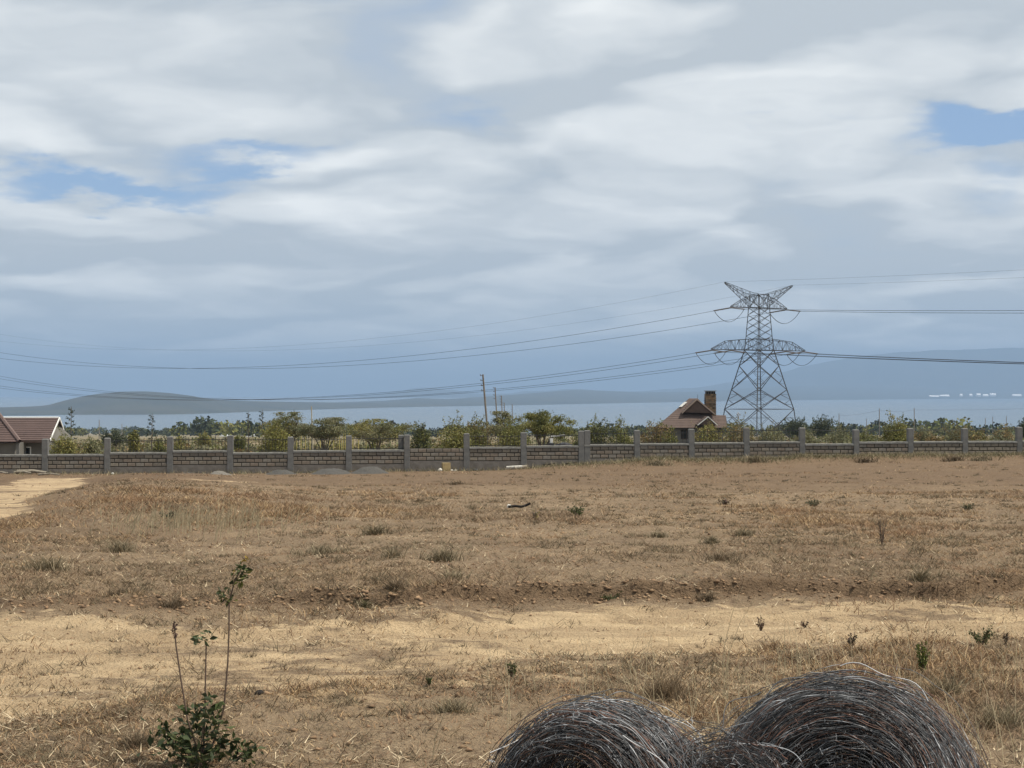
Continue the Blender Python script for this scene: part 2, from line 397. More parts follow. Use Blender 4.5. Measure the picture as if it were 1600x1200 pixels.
# ------------------------------------------------------------------ lake, far shore, mountains
def build_far():
    m = bpy.data.materials.new('lake_water'); m.use_nodes = True; nt = m.node_tree; b = nt.nodes['Principled BSDF']
    b.inputs['Base Color'].default_value = (.06, .09, .115, 1); b.inputs['Roughness'].default_value = .25; b.inputs['Specular IOR Level'].default_value = .42
    tc = nt.nodes.new('ShaderNodeTexCoord'); t = nt.nodes.new('ShaderNodeTexNoise'); mp = nt.nodes.new('ShaderNodeMapping')
    mp.inputs['Scale'].default_value = (.004, .02, 1); nt.links.new(tc.outputs['Object'], mp.inputs[0]); nt.links.new(mp.outputs[0], t.inputs['Vector'])
    t.inputs['Scale'].default_value = 1.0; t.inputs['Detail'].default_value = 8
    bp = nt.nodes.new('ShaderNodeBump'); bp.inputs['Strength'].default_value = .35; bp.inputs['Distance'].default_value = 4
    nt.links.new(t.outputs[0], bp.inputs['Height']); nt.links.new(bp.outputs[0], b.inputs['Normal'])
    LZ = CAMZ-66
    o = mesh_np('lake', [(-12000, 2200, LZ), (12000, 2200, LZ), (12000, 17000, LZ), (-12000, 17000, LZ)], [np.array([[0, 1, 2, 3]])], m)
    tag(o, kind='structure')
    mh = material('far_hill', (.03, .038, .037), .95, noise=(.004, (.05, .052, .042), .4, .65), noise2=(.02, (.035, .045, .03), .5, .7))
    def land(name, xs, foot, crest, back=1.25, rows=14, seed=0, rough=.06, z_base=LZ-6):
        px = np.linspace(xs[0], xs[-1], 420); ft = np.interp(px, xs, foot); cr = np.interp(px, xs, crest)
        k = np.array([.25, .5, .25]); 
        for _ in range(5): cr = np.convolve(np.pad(cr, 1, 'edge'), k, 'valid')
        Yf = -(LZ-CAMZ)*F/(ft-HZ); Yc = Yf*back
        Zc = CAMZ-(cr-HZ)/F*Yc
        T = np.concatenate([np.linspace(0, 1, rows), [1.25, 1.6]])
        P = []
        for t in T:
            Y = Yf+(Yc-Yf)*t; X = (px-800)/F*Y
            s = t**.8 if t <= 1 else 1-(t-1)*.5
            h = (LZ+1.0)+(Zc-LZ)*s
            h = h+(Zc-LZ)*rough*(fbm(px*.05, px*0+t*4, seed, 4)-.5)*math.sin(min(t, 1)*math.pi)*2.2
            if t == 0: h = np.full_like(X, z_base)
            P.append(np.stack([X, Y, h], -1))
        V = np.array(P); nr, nc = V.shape[:2]
        i = (np.arange(nr-1)[:, None]*nc+np.arange(nc-1)[None]).ravel()
        o = mesh_np(name, V.reshape(-1, 3), [np.stack([i, i+1, i+nc+1, i+nc], -1)], mh, None, None, True)
        tag(o, kind='structure'); return o
    land('lake_promontory', [-400, -60, 0, 55, 75, 100, 125, 155, 190, 228, 265, 300, 318, 350, 410, 470, 540, 600, 650],
         [652, 650, 650, 649.5, 649, 648.5, 648.2, 648, 648, 648, 647.6, 647, 646.4, 645.4, 643, 641, 638.8, 637.2, 636.2],
         [642, 638.5, 637, 635.5, 633.5, 626.5, 620.5, 615.5, 612.3, 612, 614.5, 619, 622.5, 626, 627.5, 628.5, 629.5, 630.5, 633], 1.16, seed=2)
    land('far_shore_hills', [520, 600, 650, 700, 800, 900, 1000, 1100, 1200, 1400, 1600, 1800],
         [639.3, 637.2, 636.2, 635.4, 633.8, 631.6, 629.6, 627.7, 626, 624, 622.8, 622.2],
         [632, 628, 622, 624, 617, 609, 613, 612, 604, 600, 606, 600], 1.35, seed=6)
    def ridge(name, xs, crest, Y, seed):
        px = np.linspace(xs[0], xs[-1], 400); cr = np.interp(px, xs, crest)
        k = np.array([.25, .5, .25])
        for _ in range(9): cr = np.convolve(np.pad(cr, 1, 'edge'), k, 'valid')
        cr = cr+(fbm(px*.035, px*0, seed, 4)-.5)*3
        rows = []
        for t, s in ((0, 0), (.25, .2), (.5, .47), (.75, .75), (1, 1), (1.3, .6)):
            y = Y*(.86+.14*t); X = (px-800)/F*y; Zc = CAMZ-(cr-HZ)/F*Y
            z = LZ-8+(Zc-LZ+8)*s+(fbm(px*.04, px*0+t*3, seed+3, 4)-.5)*130*math.sin(math.pi*min(t, 1))
            rows.append(np.stack([X, np.full_like(X, y), z], -1))
        V = np.array(rows); nr, nc = V.shape[:2]; i = (np.arange(nr-1)[:, None]*nc+np.arange(nc-1)[None]).ravel()
        tag(mesh_np(name, V.reshape(-1, 3), [np.stack([i, i+1, i+nc+1, i+nc], -1)], mh, None, None, True), kind='structure')
    ridge('far_mountains', [300, 500, 600, 640, 668, 700, 760, 810, 850, 890, 920, 960, 1010, 1100, 1180, 1260, 1340, 1420, 1500, 1620, 1900],
          [626, 622, 616, 608, 605, 608, 617, 614, 610, 607, 609, 613, 611, 604, 592, 572, 556, 549, 546, 543, 540], 17500, 12)
    # greenhouses across the water
    gw = material('greenhouse_sheet', (.85, .86, .86), .5, noise=(.01, (.7, .72, .74), .4, .7))
    for i, (x0, x1, y, nm) in enumerate(((1452, 1468, 619.2, 'left'), (1469, 1484, 618.2, 'second'), (1500, 1505, 617, ''), (1515, 1520, 616.8, ''), (1526, 1533, 616.2, ''), (1536, 1545, 617.4, ''), (1547, 1557, 616, ''), (1582, 1597, 617.4, ''))):
        ft_ = float(np.interp((x0+x1)/2, [1400, 1600], [624, 622.8])); Y = 1.03*66*F/(ft_-HZ); a, b_ = at(x0, y, Y), at(x1, y, Y); s = MB(); w = b_[0]-a[0]
        n = max(1, int(w/60))
        for k in range(n):
            xa = w*k/n+2; xb = w*(k+1)/n-2
            s.add([(xa, 0, -40), (xb, 0, -40), (xb, 0, -4), (xa, 0, -4), (xa, 16, 8), (xb, 16, 8), (xa, 32, -4), (xb, 32, -4), (xa, 32, -40), (xb, 32, -40)],
                  [(0, 1, 2, 3), (3, 2, 5, 4), (4, 5, 7, 6), (6, 7, 9, 8), (0, 3, 4, 6, 8), (1, 9, 7, 5, 2)])
        o = s.build('greenhouse', gw); o.location = (a[0], Y, a[2])
        ords = ['long white greenhouse at the left end of the row on the far lake shore', 'long white greenhouse second from the left on the far lake shore',
                'tiny white greenhouse just right of the long ones on the far shore', 'small white greenhouse fourth from left on the far lake shore',
                'small white greenhouse fifth from left on the far lake shore', 'white greenhouse sixth from left on the far lake shore',
                'white greenhouse seventh from left on the far lake shore', 'white greenhouse alone at the right end of the far lake shore']
        tag(o, ords[i], 'greenhouse', 'greenhouses across the lake')
build_far()

# ------------------------------------------------------------------ foliage builders
def leaf_quads(P, size, cols, aspect=.55, up=.25, r=rng):
    n = len(P); d = r.normal(size=(n, 3)); d[:, 2] = np.abs(d[:, 2])*.6+up; d /= np.linalg.norm(d, axis=1)[:, None]
    e = r.normal(size=(n, 3)); e = np.cross(d, e); e /= np.linalg.norm(e, axis=1)[:, None]+1e-9
    s = (size*(.6+.8*r.random(n)))[:, None] if np.ndim(size) else size*(.6+.8*r.random(n))[:, None]
    a = P-d*s*.5; b = P+e*s*aspect*.5; c = P+d*s*.5; f = P-e*s*aspect*.5
    V = np.stack([a, b, c, f], 1).reshape(-1, 3); Fq = np.arange(4*n).reshape(n, 4)
    return V, Fq, np.repeat(cols, 4, axis=0)
def shade(base, n, r, var=.22, hue=.08):
    k = 1+var*(r.random(n)-.5)*2; c = np.array(base)[None]*k[:, None]
    c = c*(1+hue*(r.random((n, 3))-.5)*2); return np.clip(c, .004, 1)
def bush(name, label, cat, px, ytop, wpx, Y, colors, seed, group=None, leaf=.11, dens=1.0, lobes=9, ragged=.25, flat=1.0, floor=.12, X=None, trunk=True):
    r = np.random.default_rng(seed)
    X = (px-800)/F*Y if X is None else X; zb = g0(X, Y); zt = CAMZ-(ytop-HZ)/F*Y; H = max(zt-zb, .3); W = wpx/F*Y
    root = empty(name, (X, Y, zb)); tag(root, label, cat, group)
    pts = []; cs = []
    vol = []
    for i in range(lobes):
        a = r.random()*6.283; q = math.sqrt(r.random())*.62
        cx, cy = math.cos(a)*q*W/2, math.sin(a)*q*W/2
        cz = H*(floor+.22+.48*r.random()*(1-.5*q)); 
        rx = W*(.20+.14*r.random()); rz = min(H*(.16+.14*r.random())*flat, H*.97-cz)
        vol.append((cx, cy, cz, rx, rz))
    vol.append((0, 0, H*.66, W*.26, H*.33))
    n_tot = int(5200*dens*max(.4, (W*H/14)**.75)*(.13/leaf)**1.3); n_tot = min(n_tot, 17000)
    wts = np.array([v[3]**2*v[4] for v in vol])**.66; wts /= wts.sum()
    for v, wt in zip(vol, wts):
        n = int(n_tot*wt)+5; d = r.normal(size=(n, 3)); d /= np.linalg.norm(d, axis=1)[:, None]
        rad = (.55+.5*r.random(n)**.6)*(1+ragged*(fbm(d[:, 0]*2.5+seed, d[:, 1]*2.5+d[:, 2]*2, seed, 3)-.5)*2)
        p = d*rad[:, None]*np.array((v[3], v[3], v[4]))+np.array(v[:3]); p = p[p[:, 2] > .02]
        base = colors[r.integers(len(colors))]
        pts.append(p); cs.append(shade(base, len(p), r))
    # ragged shoots breaking the outline
    ns = int(34*dens); tips = MB()
    for i in range(ns):
        v = vol[r.integers(len(vol))]; a = r.random()*6.283; el = r.random()*1.3
        d = np.array((math.cos(a)*math.cos(el), math.sin(a)*math.cos(el), math.sin(el)+.2)); b0 = np.array(v[:3])+d*np.array((v[3], v[3], v[4]))*.8
        Ls = (.10+.16*r.random())*min(W, H)
        k = int(16); t = r.random(k)[:, None]
        p = b0+d*t*Ls+r.normal(size=(k, 3))*leaf*.5; p = p[p[:, 2] > .02]; pts.append(p); cs.append(shade(colors[r.integers(len(colors))], len(p), r))
        tips.bar(b0-d*Ls*.5, b0+d*Ls, .012, 3, .004)
    P = np.concatenate(pts); Cc = np.concatenate(cs)
    V, Fq, CC = leaf_quads(P, leaf, Cc, r=r)
    mesh_np('crown', V, [Fq], M['leaf'], root, CC)
    if trunk:
        for i in range(5):
            v = vol[r.integers(len(vol))]; a = r.random()*6.28
            b0 = np.array((math.cos(a)*.06*W, math.sin(a)*.06*W, -.1)); e = np.array(v[:3]); mid = (b0+e)/2+r.normal(size=3)*.08*W
            tips.path([b0, b0*.4+mid*.6, mid*.5+e*.5, e], .02+.012*H, 5, None, .012)
        tips.build('trunk', M['bark'], root)
    return root
def acacia(name, label, px, ytop, wpx, Y, colors, seed, group=None, leaf=.10, dens=1.0, cat='tree'):
    r = np.random.default_rng(seed); X = (px-800)/F*Y; zb = g0(X, Y); zt = CAMZ-(ytop-HZ)/F*Y; H = zt-zb; W = wpx/F*Y
    root = empty(name, (X, Y, zb)); tag(root, label, cat, group)
    s = MB(); pts = []; cs = []
    fork = np.array((r.normal()*.1, r.normal()*.1, H*.24)); s.path([(0, 0, -.15), fork*.5+r.normal(size=3)*.05, fork], .05+.02*H, 6, None, .04+.012*H)
    nl = 8
    for i in range(nl):
        a = 6.283*i/nl+r.random()*.6; q = (.35+.62*r.random())*W/2
        e = np.array((math.cos(a)*q, math.sin(a)*q, H*(.58+.36*r.random()*(1-.35*q/(W/2)))))
        mid = fork*.45+e*.55+np.array((0, 0, .10*H)); s.path([fork, fork*.7+mid*.3, mid, e*.7+mid*.3, e], .03+.008*H, 5, None, .012)
        for j in range(5):
            b2 = (mid if j < 2 else e)+np.array((r.normal()*.16*W, r.normal()*.16*W, abs(r.normal())*.08*H)); b2[2] = min(b2[2], H*.98)
            s.bar(mid*.4+e*.6, b2, .018, 4, .006)
            n = int(210*dens); p = r.normal(size=(n, 3))*np.array((.085*W, .085*W, .028*H)); p += b2; p[:, 2] += .01*H
            pts.append(p); cs.append(shade(colors[r.integers(len(colors))], n, r))
            for q2 in range(5):        # feathery twigs
                d = np.array((r.normal(), r.normal(), .35+.3*r.random())); d /= np.linalg.norm(d); Lq = (.08+.10*r.random())*W
                s.bar(b2, b2+d*Lq, .008, 3, .003); k = 16; p = b2+d*(r.random(k)*Lq)[:, None]+r.normal(size=(k, 3))*.05; pts.append(p); cs.append(shade(colors[r.integers(len(colors))], k, r))
    s.build('trunk', M['bark'], root)
    P = np.concatenate(pts); P[:, 2] = np.minimum(P[:, 2], H*1.0); Cc = np.concatenate(cs); ok = P[:, 2] > .1
    V, Fq, CC = leaf_quads(P[ok], leaf, Cc[ok], r=r); mesh_np('crown', V, [Fq], M['leaf'], root, CC)
    return root

OL = [(0.194, 0.182, 0.055), (0.154, 0.156, 0.05), (0.22, 0.194, 0.059)]         # yellowish olive
GR = [(0.134, 0.137, 0.038), (0.161, 0.159, 0.044), (0.108, 0.115, 0.033)]          # mid green
DK = [(.042, .055, .026), (.052, .062, .03), (.06, .066, .032)]         # dark
GY = [(0.173, 0.166, 0.084), (0.196, 0.183, 0.094), (0.139, 0.143, 0.073)]            # grey green
BR = [(0.185, 0.137, 0.058), (0.158, 0.137, 0.058), (0.218, 0.154, 0.063)]            # browned
def vegetation():
    g = 'bushes growing behind the boundary wall'
    B = lambda *a, **k: bush(*a, **k)
    B('shrub', 'rounded olive bush beside the gable of the red-roofed house', 'bush', 105, 676, 58, 92, OL, 1, g)
    B('shrub', 'low pale green shrub just right of the olive bush by the red-roofed house', 'bush', 143, 685, 32, 95, GY+OL, 2, g, leaf=.11)
    B('shrub', 'dark flat-topped bush far behind the second wall panel', 'bush', 178, 671, 46, 190, DK, 3, g, leaf=.2, flat=.8)
    B('upright_shrub', 'upright light green plant standing between second and third wall posts', 'plant', 210, 672, 20, 110, GR+OL, 4, g, leaf=.12, ragged=.5, lobes=6)
    B('shrub', 'small rounded green bush just left of the third wall post', 'bush', 249, 686, 26, 100, GR, 5, g)
    B('shrub', 'small olive bush just right of the third wall post', 'bush', 283, 685, 26, 100, OL, 6, g)
    B('shrub', 'small olive bush far beyond the railing left of fourth wall post', 'bush', 322, 678, 24, 170, OL, 7, g, leaf=.18)
    B('shrub', 'little green bush just right of the fourth wall post', 'bush', 374, 678, 22, 150, GR, 8, g, leaf=.16)
    B('shrub', 'yellow-green spreading bush left of the fifth wall post', 'bush', 430, 664, 62, 96, [(.21, .195, .05), (.17, .165, .05), (.13, .13, .045)], 9, g, dens=1.2)
    acacia('acacia_tree', 'thin umbrella acacia rising behind the yellow-green bush', 452, 644, 62, 118, OL+GY, 21, 'acacia trees behind the wall')
    acacia('acacia_tree', 'grey-green acacia behind the pale thin pole', 510, 653, 72, 112, GY, 22, 'acacia trees behind the wall', dens=1.3)
    acacia('acacia_tree', 'wide open acacia right of the sixth wall post', 585, 654, 88, 110, OL+GY, 23, 'acacia trees behind the wall', dens=1.2)
    B('shrub', 'dense dark green bush above the uncapped wall panel', 'bush', 655, 664, 48, 94, GR+DK, 10, g)
    B('shrub', 'tall light green bush left of the leaning utility pole', 'bush', 712, 652, 68, 92, OL+GR, 11, g, dens=1.2)
    B('shrub', 'brownish green bush directly behind the leaning utility pole', 'bush', 746, 652, 54, 98, GR+BR, 12, g)
    B('shrub', 'broad green bush right of the leaning utility pole', 'bush', 800, 653, 64, 96, GR+OL, 13, g, dens=1.1)
    acacia('acacia_tree', 'small feathery acacia among the row of utility poles', 783, 643, 44, 120, GY, 24, 'acacia trees behind the wall')
    acacia('acacia_tree', 'flat-topped layered acacia right of the utility poles', 846, 640, 64, 104, OL+GR, 25, 'acacia trees behind the wall', dens=1.6)
    B('shrub', 'green bush with bare twigs behind the wide tenth wall post', 'bush', 928, 655, 66, 96, GR+DK, 14, g, dens=1.1, ragged=.4)
    B('shrub', 'green bush between the tenth and eleventh wall posts', 'bush', 972, 657, 46, 100, GR, 15, g)
    B('shrub', 'browned dark bush at the left foot of the brown-roofed house', 'bush', 1020, 657, 52, 98, BR+GR, 16, g)
    B('shrub', 'small green bush before the left eave of the brown-roofed house', 'bush', 1048, 668, 34, 95, GR, 17, g)
    B('shrub', 'olive bush hiding the right wing of the brown-roofed house', 'bush', 1108, 661, 54, 98, OL+BR, 18, g, dens=1.1)
    B('shrub', 'dull brown-green bush at the left foot of the pylon', 'bush', 1156, 655, 56, 104, BR+GY, 19, g)
    B('shrub', 'low grey-green bush under the pylon', 'bush', 1205, 668, 60, 110, GY, 20, g)
    B('dark_tree', 'dark dome-shaped tree at the right foot of the pylon', 'tree', 1243, 655, 44, 300, DK, 31, 'dark trees in the middle distance', leaf=.3, ragged=.12, lobes=14, floor=.2)
    B('dark_tree', 'dark flat-crowned tree standing alone right of the pylon', 'tree', 1288, 653, 42, 300, DK, 32, 'dark trees in the middle distance', leaf=.3, ragged=.2, lobes=12, floor=.28)
    B('dark_tree', 'small dark tree close right of the flat-crowned one', 'tree', 1317, 664, 18, 320, DK, 33, 'dark trees in the middle distance', leaf=.3, lobes=6)
    B('shrub', 'tall olive bush between the fifteenth and sixteenth wall posts', 'bush', 1395, 652, 58, 94, OL+GR, 34, g, dens=1.1)
    B('dark_tree', 'dark bush cut by the right edge of the picture', 'bush', 1600, 656, 30, 180, DK, 35, g, leaf=.2)
    lows = [(1262, 672, 50, 150, GY), (1315, 670, 56, 150, GY), (1350, 673, 46, 130, GY+GR), (1440, 668, 44, 140, GY+BR), (1490, 667, 52, 150, BR+GY), (1530, 671, 40, 135, OL+BR), (1565, 668, 48, 150, GY+BR), (1462, 676, 30, 115, BR)]
    nm = ['just right of the fourteenth wall post', 'below the lone dark flat-crowned tree', 'left of the tall olive bush', 'just right of the tall olive bush',
          'left of the second last wall post', 'right of the second last wall post', 'near the right edge of the picture', 'with brown leaves beside the far fence']
    for i, (x, y, w, Y, c) in enumerate(lows):
        B('scrub_bush', 'low dry scrub bush '+nm[i], 'bush', x, y, w, Y, c, 40+i, 'low scrub on the right behind the wall', leaf=.15, ragged=.45)
    # far wood along the shore: one mass
    r = np.random.default_rng(99); Ps = []; Cs = []; Sz = []
    n0 = 1500; PXs = r.uniform(-80, 1700, n0); Ys = np.where(r.random(n0) < .25, r.uniform(700, 1100, n0), r.uniform(1100, 2100, n0)); Xs = (PXs-800)/F*Ys
    Ds = fbm(PXs*.012, Ys*.001, 71, 3); Zs = G(Xs, Ys, False)
    for px, Y, X, dens, zb in zip(PXs, Ys, Xs, Ds, Zs):
        if dens < .34: continue
        h = r.uniform(5, 9)*(0.75+.9*(dens-.4))*(1.25 if px < 420 or px > 1300 else 1.0); w = h*r.uniform(.9, 1.6); n = 84
        d = r.normal(size=(n, 3)); d /= np.linalg.norm(d, axis=1)[:, None]; rad = .6+.45*r.random(n)
        p = d*rad[:, None]*np.array((w/2, w/2, h*.42))+np.array((X, Y, zb+h*.56)); Ps.append(p); Cs.append(shade((DK+GR)[r.integers(6)], n, r)*.8); Sz.append(np.full(n, h*.20))
    V, Fq, CC = leaf_quads(np.concatenate(Ps), np.concatenate(Sz), np.concatenate(Cs), .8, r=r)
    tag(mesh_np('far_wood', V, [Fq], M['wood_far'], None, CC), 'band of distant dark woodland along the near lake shore', 'woodland', kind='stuff')
    # scrub thicket beyond the wall: one mass
    Ps = []; Cs = []; Sz = []; n0 = 3400
    px = r.uniform(-100, 1700, n0); Y = np.exp(r.uniform(math.log(105), math.log(330), n0)); X = (px-800)/F*Y
    keep = fbm(X*.06, Y*.035, 15, 3) > np.where(px > 1130, .36, np.where(px > 620, .45, .50)); px, Y, X = px[keep], Y[keep], X[keep]; zb = G(X, Y, False)
    for x, y, z, p_ in zip(X, Y, zb, px):
        h = r.uniform(.8, 2.3)*(1.0 if p_ > 1130 else .75); n = 26; d = r.normal(size=(n, 3)); d /= np.linalg.norm(d, axis=1)[:, None]
        p = d*(.5+.55*r.random(n))[:, None]*np.array((h*.7, h*.7, h*.45))+np.array((x, y, z+h*.5)); Ps.append(p); pal = GY+BR+GR+[(.09, .085, .05)]; Cs.append(shade(pal[r.integers(len(pal))], n, r)*.85); Sz.append(np.full(n, h*.26))
    V, Fq, CC = leaf_quads(np.concatenate(Ps), np.concatenate(Sz), np.concatenate(Cs), .6, r=r)
    tag(mesh_np('scrub_thicket', V, [Fq], M['leaf'], None, CC), 'dry grey-green scrub filling the land between the wall and the far trees', 'scrub', kind='stuff')
    # rough ground cover beyond the wall: one mass
    Ps = []; Cs = []; Sz = []
    n0 = 5200; PXs = r.uniform(-100, 1700, n0); Ys = np.exp(r.uniform(math.log(84), math.log(420), n0)); Xs = (PXs-800)/F*Ys
    keep = fbm(Xs*.05, Ys*.03, 5, 3) > .40; Xs, Ys = Xs[keep], Ys[keep]; Zs = G(Xs, Ys, False); pal = [(.13, .118, .05), (.20, .165, .085), (.085, .09, .038), (.23, .18, .10)]
    for X, Y, zb in zip(Xs, Ys, Zs):
        h = r.uniform(.25, .8); n = 9; p = r.normal(size=(n, 3))*np.array((h*.7, h*.7, h*.28))+np.array((X, Y, zb+h*.42))
        Ps.append(p); Cs.append(shade(pal[r.integers(4)], n, r)); Sz.append(np.full(n, h*.6))
    V, Fq, CC = leaf_quads(np.concatenate(Ps), np.concatenate(Sz), np.concatenate(Cs), .5, r=r)
    tag(mesh_np('ground_cover', V, [Fq], M['leaf'], None, CC), 'rough dry weeds and low scrub covering the land beyond the wall', 'ground cover', kind='stuff')
vegetation()

# ------------------------------------------------------------------ boundary wall, railings
PX = [-26, 71, 168, 266, 360, 454, 545, 636, 729, 818, 908, 995, 1080, 1166, 1253, 1337, 1422, 1507, 1592, 1678]
PT = [687, 685.5, 684, 682, 680, 682.5, 680.5, 679, 677, 675.5, 673, 672, 670, 668, 668, 671, 669, 669, 667, 666]
WT = [710, 709.5, 706.5, 703.5, 706.5, 703.5, 702.5, 700.5, 698, 696, 694, 692.5, 691, 689.5, 693, 690, 689.3, 689, 688]
def wall_y(px): # depth of the wall line along a sight line
    k = (px-800)/F; return (75+22.8*.1016)/(1-.1016*k)
def build_wall():
    root = empty('boundary_wall', (*[(c) for c in ((PX[0]-800)/F*wall_y(PX[0]), wall_y(PX[0]))], g0((PX[0]-800)/F*wall_y(PX[0]), wall_y(PX[0]))))
    tag(root, 'long low quarry-stone block wall with grey concrete posts crossing behind the field', 'wall')
    ang = math.atan(.1016); Rz = np.array(((math.cos(ang), -math.sin(ang)), (math.sin(ang), math.cos(ang))))
    r0 = np.array(root.location)
    def place(o, x, y, z, rz=ang):
        o.location = (x-r0[0], y-r0[1], z-r0[2]); o.rotation_euler = (0, 0, rz)
    pts = [((p-800)/F*wall_y(p), wall_y(p)) for p in PX]
    for i, (p, t) in enumerate(zip(PX, PT)):
        X, Y = pts[i]; zt = CAMZ-(t-HZ)/F*Y; zb = g0(X, Y)-.3; w = .145 if i not in (7,) else .14
        s = MB(); s.box(-w, w, -w, w, 0, zt-zb-.04)
        s.add([(-w, -w, zt-zb-.04), (w, -w, zt-zb-.04), (w, w, zt-zb-.04), (-w, w, zt-zb-.04), (-w*.75, -w*.75, zt-zb), (w*.75, -w*.75, zt-zb), (w*.75, w*.75, zt-zb), (-w*.75, w*.75, zt-zb)],
              [(0, 1, 5, 4), (1, 2, 6, 5), (2, 3, 7, 6), (3, 0, 4, 7), (4, 5, 6, 7)])
        o = s.build('post', M['concrete'], root, bevel=.012); place(o, X, Y, zb, ang+random.Random(i).uniform(-.05, .05))
        if i in (7, 10):    # doubled posts at the expansion joints
            o2 = o.copy(); C.objects.link(o2); dx = -.31 if i == 7 else .30; place(o2, X+dx, Y+(.22 if i == 7 else .03), zb-(.02 if i == 7 else -.03), ang)
    bl = {}
    def block_mesh(k):
        if k in bl: return bl[k]
        rr = random.Random(k); w, h, d = .195-.006*rr.random(), .079-.006*rr.random(), .10
        s = MB(); e = .012
        q = [rr.uniform(-.006, .006) for _ in range(8)]
        s.add([(-w, -d+q[0], -h), (w, -d+q[1], -h+q[2]), (w, d, -h), (-w, d, -h), (-w, -d+q[3], h+q[4]), (w, -d+q[5], h), (w, d, h), (-w, d, h),
               (-w+e, -d-.012, -h+e), (w-e, -d-.012+q[6], -h+e), (w-e, -d-.012, h-e), (-w+e, -d-.012+q[7], h-e)],
              [(3, 2, 1, 0), (4, 5, 6, 7), (1, 2, 6, 5), (2, 3, 7, 6), (3, 0, 4, 7), (0, 1, 9, 8), (1, 5, 10, 9), (5, 4, 11, 10), (4, 0, 8, 11), (8, 9, 10, 11)],
              tuple(rr.choice([(1, 1, 1), (.9, .86, .8), (1.08, 1.05, .98), (.8, .78, .76), (1.0, .92, .86)])))
        s.c = [tuple(v*.9 for v in s.c[0])]*len(s.v)
        me_o = s.build('block', M['block']); me = me_o.data; bpy.data.objects.remove(me_o); bl[k] = me; return me
    nb = 0; rest = MB()
    order = list(range(len(WT)))
    for i in order:
        (xa, ya), (xb, yb) = pts[i], pts[i+1]; Ym = (ya+yb)/2; xm = (xa+xb)/2; Ln = math.hypot(xb-xa, yb-ya)-.29
        zt = CAMZ-(WT[i]-HZ)/F*Ym; zg = min(g0(xa, ya), g0(xb, yb), g0(xm, Ym))
        capped = i != 7
        courses = 3 if i < 15 else 3
        ctop = zt-(.105 if capped else 0.0); cbot = ctop-.2*courses
        pan = MB(); pan.box(-Ln/2-.02, Ln/2+.02, -.075, .085, zg-.4-zt, ctop-zt-.004)
        po = pan.build('wall_panel', M['mortar'], root); place(po, xm, Ym, zt)
        pl = MB(); pl.box(-Ln/2, Ln/2, -.118, .118, zg-.4-zt, cbot-zt-.012); o = pl.build('plinth', M['plinth'], po)
        if capped:
            cp = MB(); rr = random.Random(i)
            # slightly wavy cast coping
            n = 8; vs = []; fs = []
            for k in range(n+1):
                x = -Ln/2+.003+(Ln-.006)*k/n; e = rr.uniform(-.007, .007)
                vs += [(x, -.155+e, -.105), (x, -.15+e, -.02+e), (x, -.06, e), (x, .06, e), (x, .15, -.02+e), (x, .155, -.105)]
            for k in range(n):
                for j in range(6): fs.append((k*6+j, (k+1)*6+j, (k+1)*6+(j+1) % 6, k*6+(j+1) % 6))
            fs += [tuple(range(6))[::-1], tuple(range(n*6, n*6+6))]
            cp.add(vs, [f[::-1] for f in fs]); cp.build('coping', M['cap'], po)
        for c in range(courses):
            zc = ctop-.2*c-.1-zt; off = 0 if c % 2 == 0 else .2
            k = 0; x = -Ln/2+.005-off
            while x < Ln/2-.05:
                x0, x1 = max(x, -Ln/2+.005), min(x+.392, Ln/2-.005)
                if x1-x0 > .07:
                    me = block_mesh((i*7+c*3+k*5) % 14)
                    sx = (x1-x0-.018)/.386
                    if i < 16:
                        o = bpy.data.objects.new('block', me); C.objects.link(o); o.parent = po; o.location = ((x0+x1)/2, -.012, zc); o.scale = (sx, 1, 1); nb += 1
                    else:
                        ca, sa = math.cos(ang), math.sin(ang); lx = (x0+x1)/2
                        vv = [(v.co.x*sx+lx, v.co.y-.012, v.co.z+zc) for v in me.vertices]
                        rest.add([(xm-r0[0]+a*ca-b*sa, Ym-r0[1]+a*sa+b*ca, zt-r0[2]+c_) for a, b, c_ in vv], [tuple(p.vertices) for p in me.polygons], (.9, .87, .8))
                x += .41; k += 1
    o = rest.build('block_courses', M['block'], root); o['kind'] = 'stuff'
    # iron railings set on the coping between the posts
    sp = MB(); sp.bar((0, 0, 0), (0, 0, 1), .011, 4); pm = sp.build('picket', M['iron']); pme = pm.data; bpy.data.objects.remove(pm)
    nms = {2: 'second and third', 3: 'third and fourth', 4: 'fourth and fifth', 5: 'fifth and sixth', 6: 'sixth and seventh', 8: 'eighth and ninth', 9: 'ninth and tenth', 10: 'tenth and eleventh', 11: 'eleventh and twelfth',
           12: 'twelfth and thirteenth', 13: 'thirteenth and fourteenth'}
    for i, nm in nms.items():
        (xa, ya), (xb, yb) = pts[i], pts[i+1]; Ym = (ya+yb)/2; xm = (xa+xb)/2; Ln = math.hypot(xb-xa, yb-ya)-.31
        zt = CAMZ-(WT[i]-HZ)/F*Ym-.005; ztop = CAMZ-(max(PT[i], PT[i+1])+1.5-HZ)/F*Ym; H = ztop-zt
        rt = empty('iron_railing', (xm, Ym, zt), ang); tag(rt, 'black iron picket railing on the wall between %s concrete posts from the left' % nm, 'railing', 'railings on the boundary wall')
        for z in (.06, H-.10):
            s = MB(); s.box(-Ln/2, Ln/2, -.012, .012, z-.014, z+.014); s.build('rail', M['iron'], rt)
        n = 16 if i < 8 else 13
        for k in range(n):
            o = bpy.data.objects.new('picket', pme); C.objects.link(o); o.parent = rt; o.location = (-Ln/2+Ln*(k+.5)/n, 0, 0); o.scale = (1, 1, H*random.Random(i*40+k).uniform(.97, 1.02))
